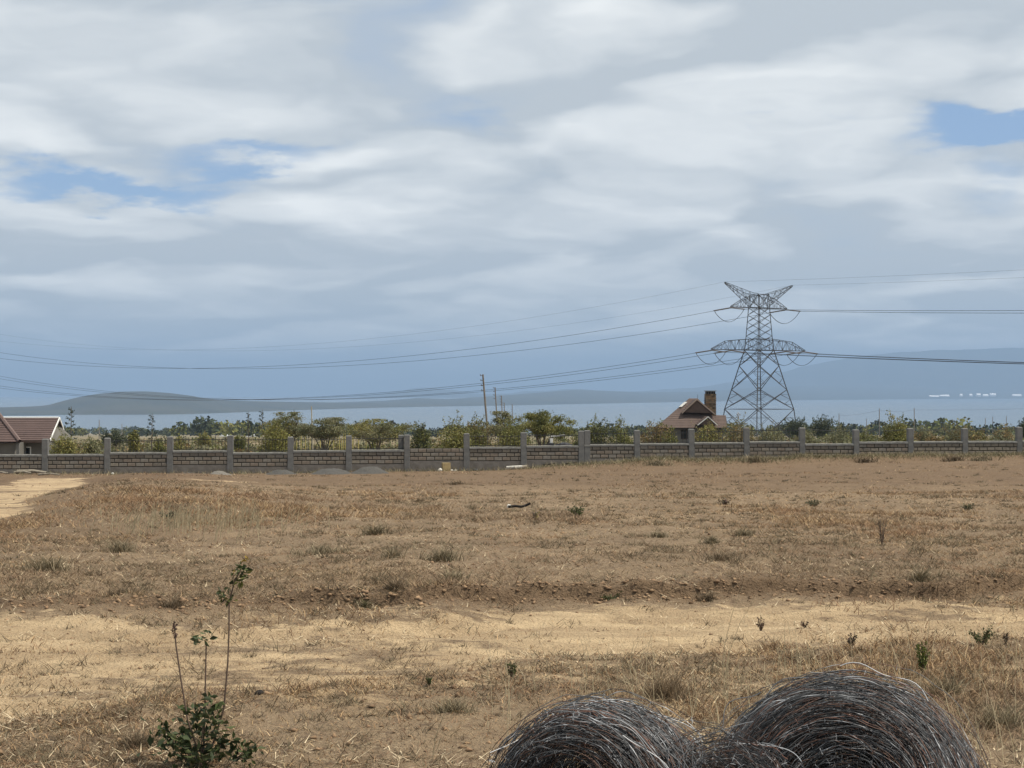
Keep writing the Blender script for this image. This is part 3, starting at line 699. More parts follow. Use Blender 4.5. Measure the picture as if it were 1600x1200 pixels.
    for i in (14, 15, 16, 17):      # single strand of wire along the post tops on the right
        (xa, ya), (xb, yb) = pts[i], pts[i+1]
        za = CAMZ-(PT[i]+2-HZ)/F*ya; zb = CAMZ-(PT[i+1]+2-HZ)/F*yb; s = MB()
        s.path([(xa*(1-t)+xb*t-xa, ya*(1-t)+yb*t-ya, za*(1-t)+zb*t-.05*math.sin(math.pi*t)-za) for t in np.linspace(0, 1, 7)], .012, 4)
        o = s.build('fence_wire', M['iron']); o.location = (xa, ya, za)
        tag(o, 'thin wire strung between the tops of wall posts %s from the right' % {14: 'fifth and fourth', 15: 'fourth and third', 16: 'third and second', 17: 'second and first'}[i], 'wire', 'wires between the right-hand wall posts')
    return root
build_wall()

# ------------------------------------------------------------------ houses
def roof_plane(s, quad, courses, thick=.035):
    """stepped tile courses over a quad a,b (eave left,right) c,d (ridge right,left)"""
    a, b, c, d = [np.array(q, float) for q in quad]; nrm = np.cross(b-a, d-a); nrm /= np.linalg.norm(nrm)
    if nrm[2] < 0: nrm = -nrm
    for k in range(courses):
        t0, t1 = k/courses, (k+1.12)/courses; t1 = min(t1, 1.0)
        p, q = a+(d-a)*t0, b+(c-b)*t0; u, v = a+(d-a)*t1, b+(c-b)*t1
        s.add([p+nrm*thick, q+nrm*thick, v+nrm*.004, u+nrm*.004, p, q], [(0, 1, 2, 3), (4, 5, 1, 0)])
    s.add([a-nrm*.05, b-nrm*.05, c-nrm*.05, d-nrm*.05], [(3, 2, 1, 0)])
def house_red():
    Y = 104.0; k = Y/F
    def P(px, py, y): return np.array(at(px, py, y))
    base = P(40, 689, Y); zg = g0(base[0], Y+3)-.2
    root = empty('red_roofed_house', (base[0], Y, zg)); tag(root, 'red-tiled bungalow with white gable board at the left edge', 'house')
    loc = lambda p: np.array(p)-np.array((base[0], Y, zg))
    eL, eR = loc(P(-150, 690, Y)), loc(P(77, 688, Y)); rR, rL = loc(P(92, 653, Y+3.4)), loc(P(-170, 653, Y+3.4))
    bR, bL = loc(P(104, 688, Y+6.8)), loc(P(-190, 688, Y+6.8))
    rf = MB(); roof_plane(rf, (eL, eR, rR, rL), 12); roof_plane(rf, (bR, bL, rL, rR), 12); ro = rf.build('roof', M['tile_red'], root)
    rc = MB(); rc.path([rL+(0, 0, .03), rR+(0, 0, .03)], .06, 6); rc.build('ridge_cap', M['white'], ro)
    # barge boards on the gable end
    bb = MB()
    for e in (eR, bR):
        d = rR-e; o1 = np.array((.03, 0, -.07)); o2 = np.array((.03, 0, .07))
        bb.add([e+o1, rR+o1, rR+o2, e+o2, e+o1+(.05, 0, 0), rR+o1+(.05, 0, 0), rR+o2+(.05, 0, 0), e+o2+(.05, 0, 0)], [(0, 1, 2, 3), (7, 6, 5, 4), (3, 2, 6, 7), (0, 4, 5, 1)])
    bb.build('barge_board', M['white'], root)
    # projecting wing with hip on the left
    w0, w1, w2 = loc(P(31, 690.5, Y-2.4)), loc(P(-140, 690.5, Y-2.4)), loc(P(-5, 644, Y+.6)); w3 = loc(P(-140, 640, Y+1.0))
    wf = MB(); roof_plane(wf, (w1, w0, w2, w3), 13); 
    wb = loc(P(33, 688, Y+.4)); roof_plane(wf, (w0, wb, w2+(.02, .3, 0), w2), 12)
    wo = wf.build('wing_roof', M['tile_red'], root)
    hp = MB(); hp.path([w0+(0, -.02, .05), w2+(0, -.02, .06)], .13, 6); hp.build('hip_cap', material('hip_tile', (.15, .105, .092), .8, noise=(5, (.11, .075, .066), .4, .7)), wo)
    wl = MB(); ze = eR[2]-.1
    wl.box(eL[0], eR[0]-.35, .55, 6.2, -.3, ze); 
    wl.add([(eR[0]-.35, .55, ze), (eR[0]-.35+.3, 6.2, ze), (rR[0]-.42, 3.4, rR[2]-.15)], [(0, 1, 2)])
    wl.build('wall', M['plaster'], root)
    wl2 = MB(); wl2.box(w1[0], w0[0]-.5, -1.9, .54, -.3, ze-.02); wl2.build('wing_wall', M['plaster'], root)
    s = MB(); s.box(w0[0]-.28, w0[0]-.10, -2.25, -2.07, -.3, ze-.06); s.build('porch_column', M['concrete'], root)
    for x in (eR[0]-1.9, eR[0]-3.6):
        f = MB(); f.box(x-.5, x+.5, .50, .545, .85, 1.95); fo = f.build('window', M['white'], root); g = MB()
        for sx in (-.24, .24): g.box(x+sx-.2, x+sx+.2, .485, .497, .92, 1.88)
        g.build('pane', M['glass'], fo)
    fb = MB(); fb.box(eL[0], eR[0], -.06, -.02, ze-.06, ze+.10); fb.build('fascia', M['gable'], root)
house_red()
def house_brown():
    Y = 176.0; k = Y/F
    P = lambda px, py, dy=0.0: np.array(at(px, py, Y+dy))
    b0 = P(1080, 668); zg = g0(b0[0], Y+4)-.2; O = np.array((b0[0], Y, zg))
    root = empty('brown_roofed_house', tuple(O)); tag(root, 'brown-tiled house with steep gables and stone chimney left of the pylon', 'house')
    L = lambda p: p-O
    rf = MB()
    # main hipped roof: front slope, left hip, back
    e0, e1 = L(P(1024, 668.5)), L(P(1128, 668.5)); t0, t1 = L(P(1077, 622.5, 4.2)), L(P(1090, 622.5, 4.2)); q0, q1 = L(P(1029, 667.5, 8.4)), L(P(1131, 667.5, 8.4))
    roof_plane(rf, (e0, e1, t1, t0), 16); roof_plane(rf, (q0, e0, t0+(.01, 0, 0), t0), 16); roof_plane(rf, (q1, q0, t0, t1), 10); roof_plane(rf, (e1, q1, t1, t1-(.01, 0, 0)), 12)
    # right wing, lower ridge
    wr0, wr1 = L(P(1098, 648, 3.4)), L(P(1134, 649, 3.4)); we0, we1 = L(P(1098, 668.2, .4)), L(P(1136, 668.2, .4)); wq1 = L(P(1137, 668, 6.4)); wq0 = L(P(1100, 668, 6.4))
    roof_plane(rf, (we0, we1, wr1, wr0), 9); roof_plane(rf, (wq1, wq0, wr0, wr1), 9)
    ro = rf.build('roof', M['tile_brown'], root)
    # big front gable breaking through the slope
    a, l, r_ = L(P(1089, 623.5, 1.2)), L(P(1065.5, 645, 1.2)), L(P(1117, 646.5, 1.2)); 
    gb = MB(); gb.add([l+(.25, .10, .05), r_+(-.25, .10, .05), a+(0, .10, -.18), l+(.25, 3, .05), r_+(-.25, 3, .05)], [(0, 1, 2), (0, 3, 4, 1)]); 
    gb.build('gable_wall', M['gable'], root)
    gr = MB(); bk = np.array((0, 3.4, 0.02))
    roof_plane(gr, (l+bk, l, a, a+bk), 9); roof_plane(gr, (r_, r_+bk, a+bk, a), 9); go = gr.build('gable_roof', M['tile_brown'], root)
    edge = material('verge_board', (.30, .23, .185), .8)
    def verge(A, B, w=.13, par=go, mat=edge):
        s = MB(); d = np.array((0, -.05, 0)); z = np.array((0, 0, w)); s.add([A-z, B-z, B+z*.4, A+z*.4, A-z+d, B-z+d, B+z*.4+d, A+z*.4+d], [(0, 1, 2, 3), (7, 6, 5, 4), (3, 2, 6, 7), (4, 5, 1, 0)]); s.build('verge', mat, par)
    verge(l, a); verge(a, r_)
    # small porch gable
    a2, l2, r2 = L(P(1106.5, 651, -1.4)), L(P(1090, 664, -1.4)), L(P(1121, 664, -1.4)); bk2 = np.array((0, 3.0, .02))
    pr = MB(); roof_plane(pr, (l2+bk2, l2, a2, a2+bk2), 6); roof_plane(pr, (r2, r2+bk2, a2+bk2, a2), 6); po = pr.build('porch_roof', M['tile_brown'], root)
    s = MB(); s.add([l2+(.2, .1, 0), r2+(-.2, .1, 0), a2+(0, .1, -.15)], [(0, 1, 2)]); s.build('porch_gable', M['gable'], root)
    verge(l2, a2, .08, po, M['white']); verge(a2, r2, .08, po, M['white'])
    # skylight on the left hip
    s = MB(); c0 = t0*.85+e0*.15; c1 = t0*.68+e0*.32; d = np.array((.35, -.25, .10)); s.add([c0+(0, -.12, .1), c1+(0, -.12, .1), c1+d, c0+d], [(0, 1, 2, 3), (3, 2, 1, 0)]); s.build('skylight', M['white'], ro)
    # walls, windows
    wl = MB(); wl.box(e0[0]+.5, e1[0]-.4, .6, 7.8, -.3, e0[2]-.08); wl.build('wall', M['plaster'], root)
    w2 = MB(); w2.box(e1[0]-.39, we1[0]-.4, .9, 6.0, -.3, e0[2]-.1); w2.build('wing_wall', M['plaster'], root)
    for x in (1069, 1078, 1048, 1112):
        c = L(P(x, 676)); f = MB(); f.box(c[0]-.32, c[0]+.32, .52, .59, c[2]-.75, c[2]+.35); fo = f.build('window', M['gable'], root)
        g = MB(); [g.box(c[0]+sx-.13, c[0]+sx+.13, .50, .517, c[2]-.7, c[2]+.3) for sx in (-.15, .15)]; g.build('pane', M['glass'], fo)
    # chimney of rough stone courses
    cl, cr = L(P(1102.3, 610.2, 3.6)), L(P(1117.8, 610.2, 3.6)); x0, x1 = cl[0], cr[0]; zt = cl[2]; y0 = 3.2; y1 = y0+(x1-x0); zb = e0[2]
    ch = empty('chimney', (0, 0, 0)); ch.parent = root
    core = MB(); core.box(x0+.05, x1-.05, y0+.05, y1-.05, zb, zt-.12); core.build('flue', M['mortar'], ch)
    st = MB(); rr = random.Random(4); z = zb
    while z < zt-.5:
        h = rr.uniform(.16, .26)
        for (ax, s0, s1, f0) in (('x', x0, x1, y0), ('y', y0, y1, x1), ('y', y0, y1, x0), ('x', x0, x1, y1)):
            t = s0
            while t < s1-.03:
                w = min(rr.uniform(.2, .42), s1-t); c = rr.choice([(1, 1, 1), (.7, .68, .66), (1.25, 1.15, 1.0), (.5, .48, .46), (1.1, .9, .75)]); e = rr.uniform(0, .03)
                if ax == 'x': st.box(t+.012, t+w-.012, f0-.03-e if f0 == y0 else f0-.05, f0+.05 if f0 == y0 else f0+.03+e, z+.012, z+h-.012, c)
                else: st.box(f0-.05 if f0 == x1 else f0-.03-e, f0+.03+e if f0 == x1 else f0+.05, t+.012, t+w-.012, z+.012, z+h-.012, c)
                t += w
        z += h
    st.build('stone_facing', M['stone'], ch)
    for i in range(4):
        xx = x0+(x1-x0)*(i+.5)/4
        for yy in (y0, y1): MB().box(xx-.05, xx+.05, yy-.06, yy+.06, z-.02, zt-.08).build('cap_pier', M['stone'], ch)
    cp = MB(); cp.box(x0-.06, x1+.06, y0-.06, y1+.06, zt-.085, zt); cp.build('chimney_cap', M['cap'], ch)
    s = MB(); s.bar(t1+(0, 0, 0), t1+(0, 0, .45), .02, 4); s.build('finial', M['iron'], ro)
house_brown()

# ------------------------------------------------------------------ pylon and its wires
TY = 365.0; TX = 386/F*TY; TB = g0(TX, TY)-.3
TZ = lambda zy: CAMZ+(HZ-(420+zy*.23333))/F*TY-TB      # zoomed picture row -> height above tower base
AZ = R(57.4); ARM = np.array((math.sin(AZ), math.cos(AZ), 0)); LIN = np.array((-ARM[1], ARM[0], 0))   # arm direction, line direction (left and away)
def tower():
    root = empty('pylon', (TX, TY, TB)); tag(root, 'tall grey steel lattice power pylon with two tiers of arms', 'pylon')
    E = lambda a, l, z: ARM*a+LIN*l+np.array((0, 0, z))
    zs = [0, TZ(940), TZ(810), TZ(650), TZ(545), TZ(470), TZ(262), TZ(172)]
    hw = [6.6, 5.75, 4.6, 3.3, 2.45, 2.2, 1.75, 1.55]
    W = lambda z: float(np.interp(z, zs, hw))
    cor = [(1, 1), (1, -1), (-1, -1), (-1, 1)]
    for (i, j) in cor:
        s = MB()
        for a, b in zip(zs[:-1], zs[1:]): s.bar(E(i*W(a), j*W(a), a), E(i*W(b), j*W(b), b), .14 if a < zs[4] else .11, 4)
        s.build('leg', M['steel'], root)
    for f in range(4):
        (i0, j0), (i1, j1) = cor[f], cor[(f+1) % 4]; s = MB()
        p = lambda k, z: E((i0 if k == 0 else i1)*W(z), (j0 if k == 0 else j1)*W(z), z)
        low = [zs[0], zs[1]+.0, zs[2], zs[3], zs[4]]
        for a, b in zip(low[:-1], low[1:]):
            s.bar(p(0, a), p(1, b), 0.082); s.bar(p(1, a), p(0, b), 0.082)
            m_ = (a+b)/2; c = (p(0, m_)+p(1, m_))/2
            for k in (0, 1):
                for q in (.25, .75):
                    zq = a+(b-a)*q; t = p(k, zq); other = p(k, a if q < .5 else b)*.5+c*.5
                    s.bar(t, other, 0.041); s.bar(p(k, m_), other, 0.037)
        s.bar(p(0, zs[1]), p(1, zs[1]), 0.066); s.bar(p(0, zs[4]), p(1, zs[4]), 0.082)
        up = list(np.linspace(zs[4], zs[6], 7))
        for a, b in zip(up[:-1], up[1:]):
            s.bar(p(0, a), p(1, b), 0.061); s.bar(p(1, a), p(0, b), 0.061)
        s.bar(p(0, zs[5]), p(1, zs[5]), 0.066); s.bar(p(0, zs[6]), p(1, zs[6]), 0.082); s.bar(p(0, zs[7]), p(1, zs[7]), 0.057)
        s.bar(p(0, zs[6]), p(1, zs[7]), 0.057); s.bar(p(1, zs[6]), p(0, zs[7]), 0.057)
        s.build('bracing', M['steel'], root)
    def truss(bot, top, n, w0, w1, sgn, name, r=.07):
        """bot/top: list of (a,z); half width tapers w0->w1"""
        s = MB(); A0, A1 = bot[0][0], bot[-1][0]
        fb = lambda a: float(np.interp(a, [q[0] for q in bot], [q[1] for q in bot])); ft = lambda a: float(np.interp(a, [q[0] for q in top], [q[1] for q in top]))
        fw = lambda a: w0+(w1-w0)*(a-A0)/(A1-A0); aa = np.linspace(A0, A1, n+1)
        for j in (1, -1):
            for k in range(n):
                a, b = aa[k], aa[k+1]; pb, pb2 = E(sgn*a, j*fw(a), fb(a)), E(sgn*b, j*fw(b), fb(b)); pt, pt2 = E(sgn*a, j*fw(a), ft(a)), E(sgn*b, j*fw(b), ft(b))
                s.bar(pb, pb2, r*1.25); s.bar(pt, pt2, r); s.bar(pb, pt2, 0.041) if k % 2 else s.bar(pt, pb2, 0.041); s.bar(pb2, pt2, 0.041)
        for k in range(n):
            a, b = aa[k], aa[k+1]; s.bar(E(sgn*a, fw(a), fb(a)), E(sgn*b, -fw(b), fb(b)), 0.041); s.bar(E(sgn*b, fw(b), ft(b)), E(sgn*b, -fw(b), ft(b)), 0.033)
        s.build(name, M['steel'], root)
    for sgn in (-1, 1):
        truss([(0.0, zs[4]), (14.6, zs[4])], [(0, zs[5]), (2.2, zs[5]), (9.6, TZ(486)), (14.6, zs[4]+.15)], 12, 2.45, .25, sgn, 'lower_crossarm')
        truss([(0.0, zs[6]), (8.7, zs[6])], [(0, zs[7]), (4.2, TZ(200)), (8.7, zs[6]+.12)], 7, 1.75, .25, sgn, 'upper_crossarm')
        # horn carrying the earth wire
        pk = 10.6; zp = TZ(100); truss([(1.7, zs[6]+.3), (pk, zp-.25)], [(0.9, zs[7]), (3.0, TZ(166)), (pk, zp)], 8, 1.6, .12, sgn, 'earth_wire_peak', .06)
    ft = MB()
    for (i, j) in cor:
        c = E(i*6.6, j*6.6, 0); o = MB().box(-.5, .5, -.5, .5, -.8, .35).build('footing', M['concrete'], root); o.location = c
    # conductors
    DL = np.array((-.766, .643, 0)); DR = np.array((.539, -.842, 0)); base = np.array((TX, TY, TB))
    phases = [(-1, 8.7, zs[6], 'upper'), (1, 8.7, zs[6], 'upper'), (-1, 14.3, zs[4], 'outer lower'), (1, 14.3, zs[4], 'outer lower'), (-1, 8.6, zs[4], 'inner lower'), (1, 8.6, zs[4], 'inner lower')]
    for sgn, a, z, nm in phases:
        side = 'near left arm' if sgn < 0 else 'far right arm'; tip = E(sgn*a, 0, z-.2); ends = []
        for D, way in ((DL, 'left'), (DR, 'right')):
            e = tip+D*4.6+np.array((0, 0, -.55)); s = MB(); sd_ = np.cross(D, (0, 0, 1))*.2
            for j in (-1, 1):
                n = 16
                for k in range(n): s.bar(tip+(e-tip)*((k+.1)/n)+sd_*j, tip+(e-tip)*((k+.8)/n)+sd_*j, .13, 6)
                s.bar(tip, e+sd_*j, .04)
            s.bar(e-sd_*2, e+sd_*2, .10); s.build('insulator_string', M['insul'], root); ends.append(e)
            w = MB()
            for j in (-1, 1):
                pts = []
                n = 60; Lm = 376.0 if way == 'left' else 190.0
                for t in np.linspace(0, 1, n):
                    q = t*Lm
                    h = -11.8+11.8*((q-188)/188)**2 if way == 'left' else -.056*q+.00010*q*q
                    pts.append(e+D*q+np.array((0, 0, h))+sd_*j*1.0)
                w.path(np.array(pts)-pts[0], .042, 4)
                for q in (9, 20, 33, 46):
                    if j == 1: w.bar(np.array(pts[q])-pts[0]-sd_*2, np.array(pts[q])-pts[0], .07)
            o = w.build('conductor', M['wire']); o.location = tuple(base+np.array(pts[0]))
            tag(o, 'twin power cable running %s from the %s position on the pylon %s' % (way, nm, side), 'power line', 'cables hung from the pylon')
        jl = MB(); e0, e1 = ends
        for j in (-.2, .2): jl.path([e0*(1-t)+e1*t+np.array((0, j, -2.8*math.sin(math.pi*t)**.8)) for t in np.linspace(0, 1, 22)], .045, 4)
        jl.build('jumper_loop', M['wire'], root)
    for sgn in (-1, 1):
        tip = E(sgn*10.6, 0, TZ(100)+.05)
        for D, way in ((DL, 'left'), (DR, 'right')):
            w = MB(); Lm = 376 if way == 'left' else 190
            w.path([D*(t*Lm)+np.array((0, 0, -12.5+12.5*((t*Lm-188)/188)**2 if way == 'left' else -.042*t*Lm+.0001*(t*Lm)**2)) for t in np.linspace(0, 1, 50)], .016, 4)
            o = w.build('earth_wire', M['wire']); o.location = tuple(base+tip)
            tag(o, 'single thin earth wire running %s from the %s peak of the pylon' % (way, 'near left' if sgn < 0 else 'far right'), 'power line', 'earth wires on the pylon peaks')
tower()

# ------------------------------------------------------------------ utility poles, agaves, far fence
def poles():
    def pole(px, ytop, Y, Hh, lean, label, r=.13, group='utility poles', arms=True, mat='wood'):
        x, _, zt = at(px, ytop, Y); H = zt-g0(x, Y)+.3 if Hh is None else Hh; zb = zt-H
        root = empty('utility_pole', (x-lean*H, Y, zb)); tag(root, label, 'pole', group)
        s = MB(); s.bar((0, 0, 0), (lean*H, 0, H), r, 8, r*.72); s.build('shaft', M[mat], root, smooth=False)
        if arms:
            for i, z in enumerate((.15, .75, 1.35, 1.95)):
                b = MB(); c = lean*(H-z); b.bar((c, 0, H-z), (c-.32, 0, H-z), .035, 5); b.bar((c-.30, 0, H-z-.04), (c-.30, 0, H-z+.16), .05, 6); b.build('insulator', M['insul'], root)
    pole(754.5, 585, 185, None, -.082, 'nearest tall utility pole leaning left above the wall', .15)
    pole(773.5, 605, 262, None, -.06, 'second utility pole in the receding row right of the nearest one')
    pole(783.5, 618, 318, None, -.04, 'third utility pole in the receding row')
    pole(787.8, 629, 395, None, -.05, 'fourth and shorter utility pole in the receding row')
    pole(800.5, 632, 430, None, .0, 'farthest utility pole at the right end of the receding row')
    pole(486.5, 635, 116, None, -.03, 'slender pale pole with dark tip standing among the acacias', .06, 'slender poles', False, 'palewood')
    far = [(155, 656, 620, 'just right of the leftmost agave stalk'), (190.5, 662, 700, 'small and left of the second agave stalk'), (337, 664, 800, 'between second and third agave stalks'), (379, 664, 800, 'just left of the third agave stalk'),
           (1311, 646, 560, 'right of the dark flat-crowned tree'), (1374, 638, 520, 'left of the tall olive bush on the right'), (1428.5, 637.5, 520, 'just right of the tall olive bush on the right'),
           (1354, 654, 800, 'short, over the hill left of the olive bush'), (1488.5, 655, 800, 'below the long white greenhouses'), (1515, 658, 800, 'right of the low far trees'), (1539.5, 653, 760, 'left of the rightmost far poles'), (1551, 651, 820, 'second from the right edge'), (1572.5, 650, 850, 'nearest the right edge')]
    for x, y, Y, t in far: pole(x, y, Y, None, 0, 'thin distant wooden pole '+t, .16 if Y < 600 else .2, 'far poles', False)
    s = MB(); a, b = np.array(at(1374, 641, 520)), np.array(at(1428.5, 640.5, 520)); e = np.array(at(1700, 634, 500)); st = np.array(at(1311, 649, 560))
    for P, Q in ((st, a), (a, b), (b, e)): s.path([P*(1-t)+Q*t-a+np.array((0, 0, -.5*math.sin(math.pi*t))) for t in np.linspace(0, 1, 10)], .03, 3)
    o = s.build('overhead_wire', M['wire']); o.location = a; tag(o, 'faint overhead wire linking the distant poles across the lake view', 'wire')
    # agave flower stalks
    for i, (px, yt, Y, lab) in enumerate(((110.5, 635, 128, 'leftmost tall agave flower stalk beside the red-roofed house'), (237, 646, 140, 'agave flower stalk behind the third wall post'), (388, 643, 170, 'faint agave flower stalk left of the yellow-green bush'),
                                          (409, 640, 150, 'agave flower stalk rising from the yellow-green bush'), (458.5, 640, 125, 'agave flower stalk poking through the umbrella acacia'))):
        x, _, zt = at(px, yt, Y); zb = g0(x, Y); H = zt-zb; root = empty('agave_stalk', (x, Y, zb)); tag(root, lab, 'agave', 'agave flower stalks')
        r = np.random.default_rng(60+i); s = MB(); s.bar((0, 0, 0), (.05, 0, H), .06, 6, .02); s.build('stalk', M['bark'], root)
        pts = []
        for k in range(18):
            z = H*(.42+.56*k/18); a = k*2.4+r.random(); Lb = (.36*(1-(z/H-.42)/.62)+.10)*(.8+.4*r.random()); e = np.array((math.cos(a)*Lb, math.sin(a)*Lb, z+.18*Lb))
            b = MB(); b.bar((.03, 0, z-.05), e, .022, 4, .015); pts.append(r.normal(size=(22, 3))*.062*np.array((1.2, 1.2, .8))+e)
            b.build('branchlet', M['bark'], root)
        P = np.concatenate(pts); V, Fq, CC = leaf_quads(P, .10, shade((.035, .045, .022), len(P), r), .7, r=r); mesh_np('flower_clusters', V, [Fq], M['leaf'], root, CC)
        k = 40; a = r.random(k)*6.28; d = np.stack([np.cos(a), np.sin(a), .5+r.random(k)], -1); vs = []; fs = []
        for q in range(k):
            p = d[q]*(.7+.3*r.random()); t = np.array((-math.sin(a[q]), math.cos(a[q]), 0))*.06; vs += [t, -t, p]; fs.append((3*q, 3*q+1, 3*q+2))
        mesh_np('leaf_rosette', vs, [np.array(fs)], M['leaf'], root, np.tile((.07, .09, .05), (len(vs), 1)))
    # pale post-and-wire fence beyond the wall on the right
    root = empty('post_fence', (28, 150, g0(28, 150))); tag(root, 'pale wooden post fence in the scrub beyond the right part of wall', 'fence')
    for px in (1259, 1267, 1275, 1283, 1291, 1300, 1309, 1319, 1329, 1347, 1359, 1371, 1520, 1541, 1562, 1583):
        Y = 148+((px*37) % 9)*.4; x = (px-800)/F*Y; z = g0(x, Y); o = MB().bar((0, 0, -.2), (.02, 0, 1.75+.25*((px*13) % 5)/5), .06, 6, .05).build('fence_post', M['palewood'], root); o.location = (x-28, Y-150, z-root.location[2])
    root = empty('post_fence', (-10, 118, g0(-10, 118))); tag(root, 'close row of thin yellowish fence stakes behind the sixth wall post', 'fence')
    for k, px in enumerate((463, 470, 477, 484, 500, 515, 521, 527, 530, 533, 536, 539, 542, 551, 560, 572)):
        Y = 118; x = (px-800)/F*Y; z = g0(x, Y); o = MB().bar((0, 0, -.2), (.02, 0, 2.1+.3*(k % 3)), .045, 5, .04).build('stake', material('stake_%d' % k, (.40, .34, .12), .9) if k == 0 else bpy.data.materials['stake_0'], root); o.location = (x+10, 0, z-root.location[2])
    # two greenhouses in the middle distance and the dark heap behind the wall
    gw = bpy.data.materials['greenhouse_sheet']
    for (x0, x1, y, Y, lab) in ((384, 401, 680.2, 1300, 'white greenhouse roof just left of the yellow-green bush'), (343, 356, 680.6, 1300, 'white greenhouse roof left of the fourth wall post')):
        a, b = at(x0, y, Y), at(x1, y, Y); w = b[0]-a[0]; s = MB(); n = max(1, int(w/3))
        for k in range(n):
            xa, xb = w*k/n, w*(k+1)/n; xm = (xa+xb)/2; s.add([(xa, 0, -4), (xb, 0, -4), (xb, 0, 0), (xm, 0, .55), (xa, 0, 0), (xa, 14, -4), (xb, 14, -4), (xb, 14, 0), (xm, 14, .55), (xa, 14, 0)], [(0, 1, 2, 3, 4), (9, 8, 7, 6, 5), (4, 3, 8, 9), (3, 2, 7, 8), (0, 4, 9, 5), (2, 1, 6, 7)])
        o = s.build('greenhouse', gw); o.location = a; tag(o, lab, 'greenhouse', 'greenhouses in the middle distance')
    Y = 92; a = np.array(at(880, 693, Y)); zb = g0(a[0], Y)
    root = empty('covered_heap', (a[0], Y, zb)); tag(root, 'dark sheet-covered heap behind the wall left of the wide doubled post', 'heap')
    xs = np.linspace(-.85, .85, 15); ys = np.linspace(-.6, .6, 7); XX, YY = np.meshgrid(xs, ys); top = CAMZ-(680-HZ)/F*Y-zb
    ZZ = top*.8*(1-np.abs(XX/.95)**6)*(1-np.abs(YY/.75)**4)*(.86+.22*fbm(XX*2+4, YY*2, 3, 3)); i = (np.arange(6)[:, None]*15+np.arange(14)[None]).ravel()
    mesh_np('sheet', np.stack([XX, YY, ZZ], -1).reshape(-1, 3), [np.stack([i, i+1, i+16, i+15], -1)], M['dark'], root, None, True)
    b = MB(); b.add([(-.75, -.62, top-.12), (.1, -.62, top-.02), (.1, -.2, top+.02), (-.75, -.2, top-.06), (-.75, -.62, top-.08), (.1, -.62, top+.02), (.1, -.2, top+.06), (-.75, -.2, top-.02)], [(3, 2, 1, 0), (4, 5, 6, 7), (0, 1, 5, 4), (1, 2, 6, 5), (2, 3, 7, 6), (3, 0, 4, 7)]); b.build('board', M['cap'], root)
    o = MB().bar((0, 0, 0), (0, 0, .26), .085, 12, .10).build('bucket', M['white']); o.location = (at(861.5, 690, 91)[0], 91, at(861.5, 692, 91)[2]); 
    s = MB(); s.box(-.16, .16, -.16, .16, g0(o.location[0], 91)-o.location[2], -.004); s2 = s.build('stand', M['dark'], o); tag(o, 'small white bucket at the left end of the dark heap behind the wall', 'bucket')
poles()

# ------------------------------------------------------------------ heaps, logs and stones along the wall
def heap(name, label, px, py, wpx, hpx, mat, seed, Y):
    x, _, z = at(px, py, Y); z = g0(x, Y); w, h = wpx/F*Y, hpx/F*Y*.62
    n = 26; t = np.linspace(-1, 1, n); XX, YY = np.meshgrid(t, t); rr = np.sqrt(XX**2+YY**2)
    ZZ = h*np.clip(1.12-rr, 0, .8)**1.15*(.75+.7*fbm(XX*1.8+seed, YY*1.8, seed, 4))-.03; i = (np.arange(n-1)[:, None]*n+np.arange(n-1)[None]).ravel()
    XX = XX*w/2; YY = YY*min(w/2, 1.0); ZZ = ZZ+(fbm(XX*9, YY*9, seed+1, 2)-.5)*.05
    gz = G(XX+x, YY+Y)-z; ZZ = np.where(rr > 1.08, gz-.08, gz+ZZ)
    o = mesh_np(name, np.stack([XX, YY, ZZ], -1).reshape(-1, 3), [np.stack([i, i+1, i+n+1, i+n], -1)], mat, None, None, True); o.location = (x, Y, z)
    tag(o, label, 'gravel heap', 'building material heaped by the wall'); return o
heap('gravel_heap', 'low flat grey gravel heap before the fifth wall post', 440, 730, 52, 14, M['gravel'], 1, 73.6)
heap('gravel_heap', 'middle grey gravel heap before the sixth wall post', 518, 730, 66, 17, M['gravel'], 2, 73.4)
heap('gravel_heap', 'largest dark grey gravel heap just left of the doubled seventh wall post', 577, 732, 62, 21, M['gravel'], 3, 73.6)
heap('gravel_heap', 'pale rubble heap before the fourth wall post', 342, 732, 46, 12, material('pale_gravel', (.17, .155, .132), .95, noise=(14, (.11, .10, .085), .4, .65), bump=1, bscale=30), 4, 73.2)
heap('gravel_heap', 'thin grey rubble spread between third and fourth wall posts', 292, 731, 56, 8, M['gravel'], 5, 73.6)
def stone(name, label, px, py, size, mat, seed, flat=.6, cat='stone', group=None, Y=None):
    if Y is None: x, y, z = px_ground(px, py)
    else: x, y, z = (px-800)/F*Y, Y, g0((px-800)/F*Y, Y)
    import bmesh
    bm = bmesh.new(); bmesh.ops.create_icosphere(bm, subdivisions=2, radius=1); r = random.Random(seed); f = [r.uniform(.7, 1.2) for _ in range(3)]
    for v in bm.verts:
        k = 1+.35*(float(vnoise(v.co.x*1.7+seed, v.co.y*1.7+v.co.z, seed))-.5); v.co *= k
        v.co.x *= size*f[0]; v.co.y *= size*f[1]; v.co.z = v.co.z*size*flat
    me = bpy.data.meshes.new(name); bm.to_mesh(me); bm.free(); me.materials.append(mat); o = bpy.data.objects.new(name, me); C.objects.link(o)
    o.location = (x, y, z+size*flat*.55); o.rotation_euler = (0, 0, r.random()*6); tag(o, label, cat, group); return o
gs = 'stones lying along the wall'
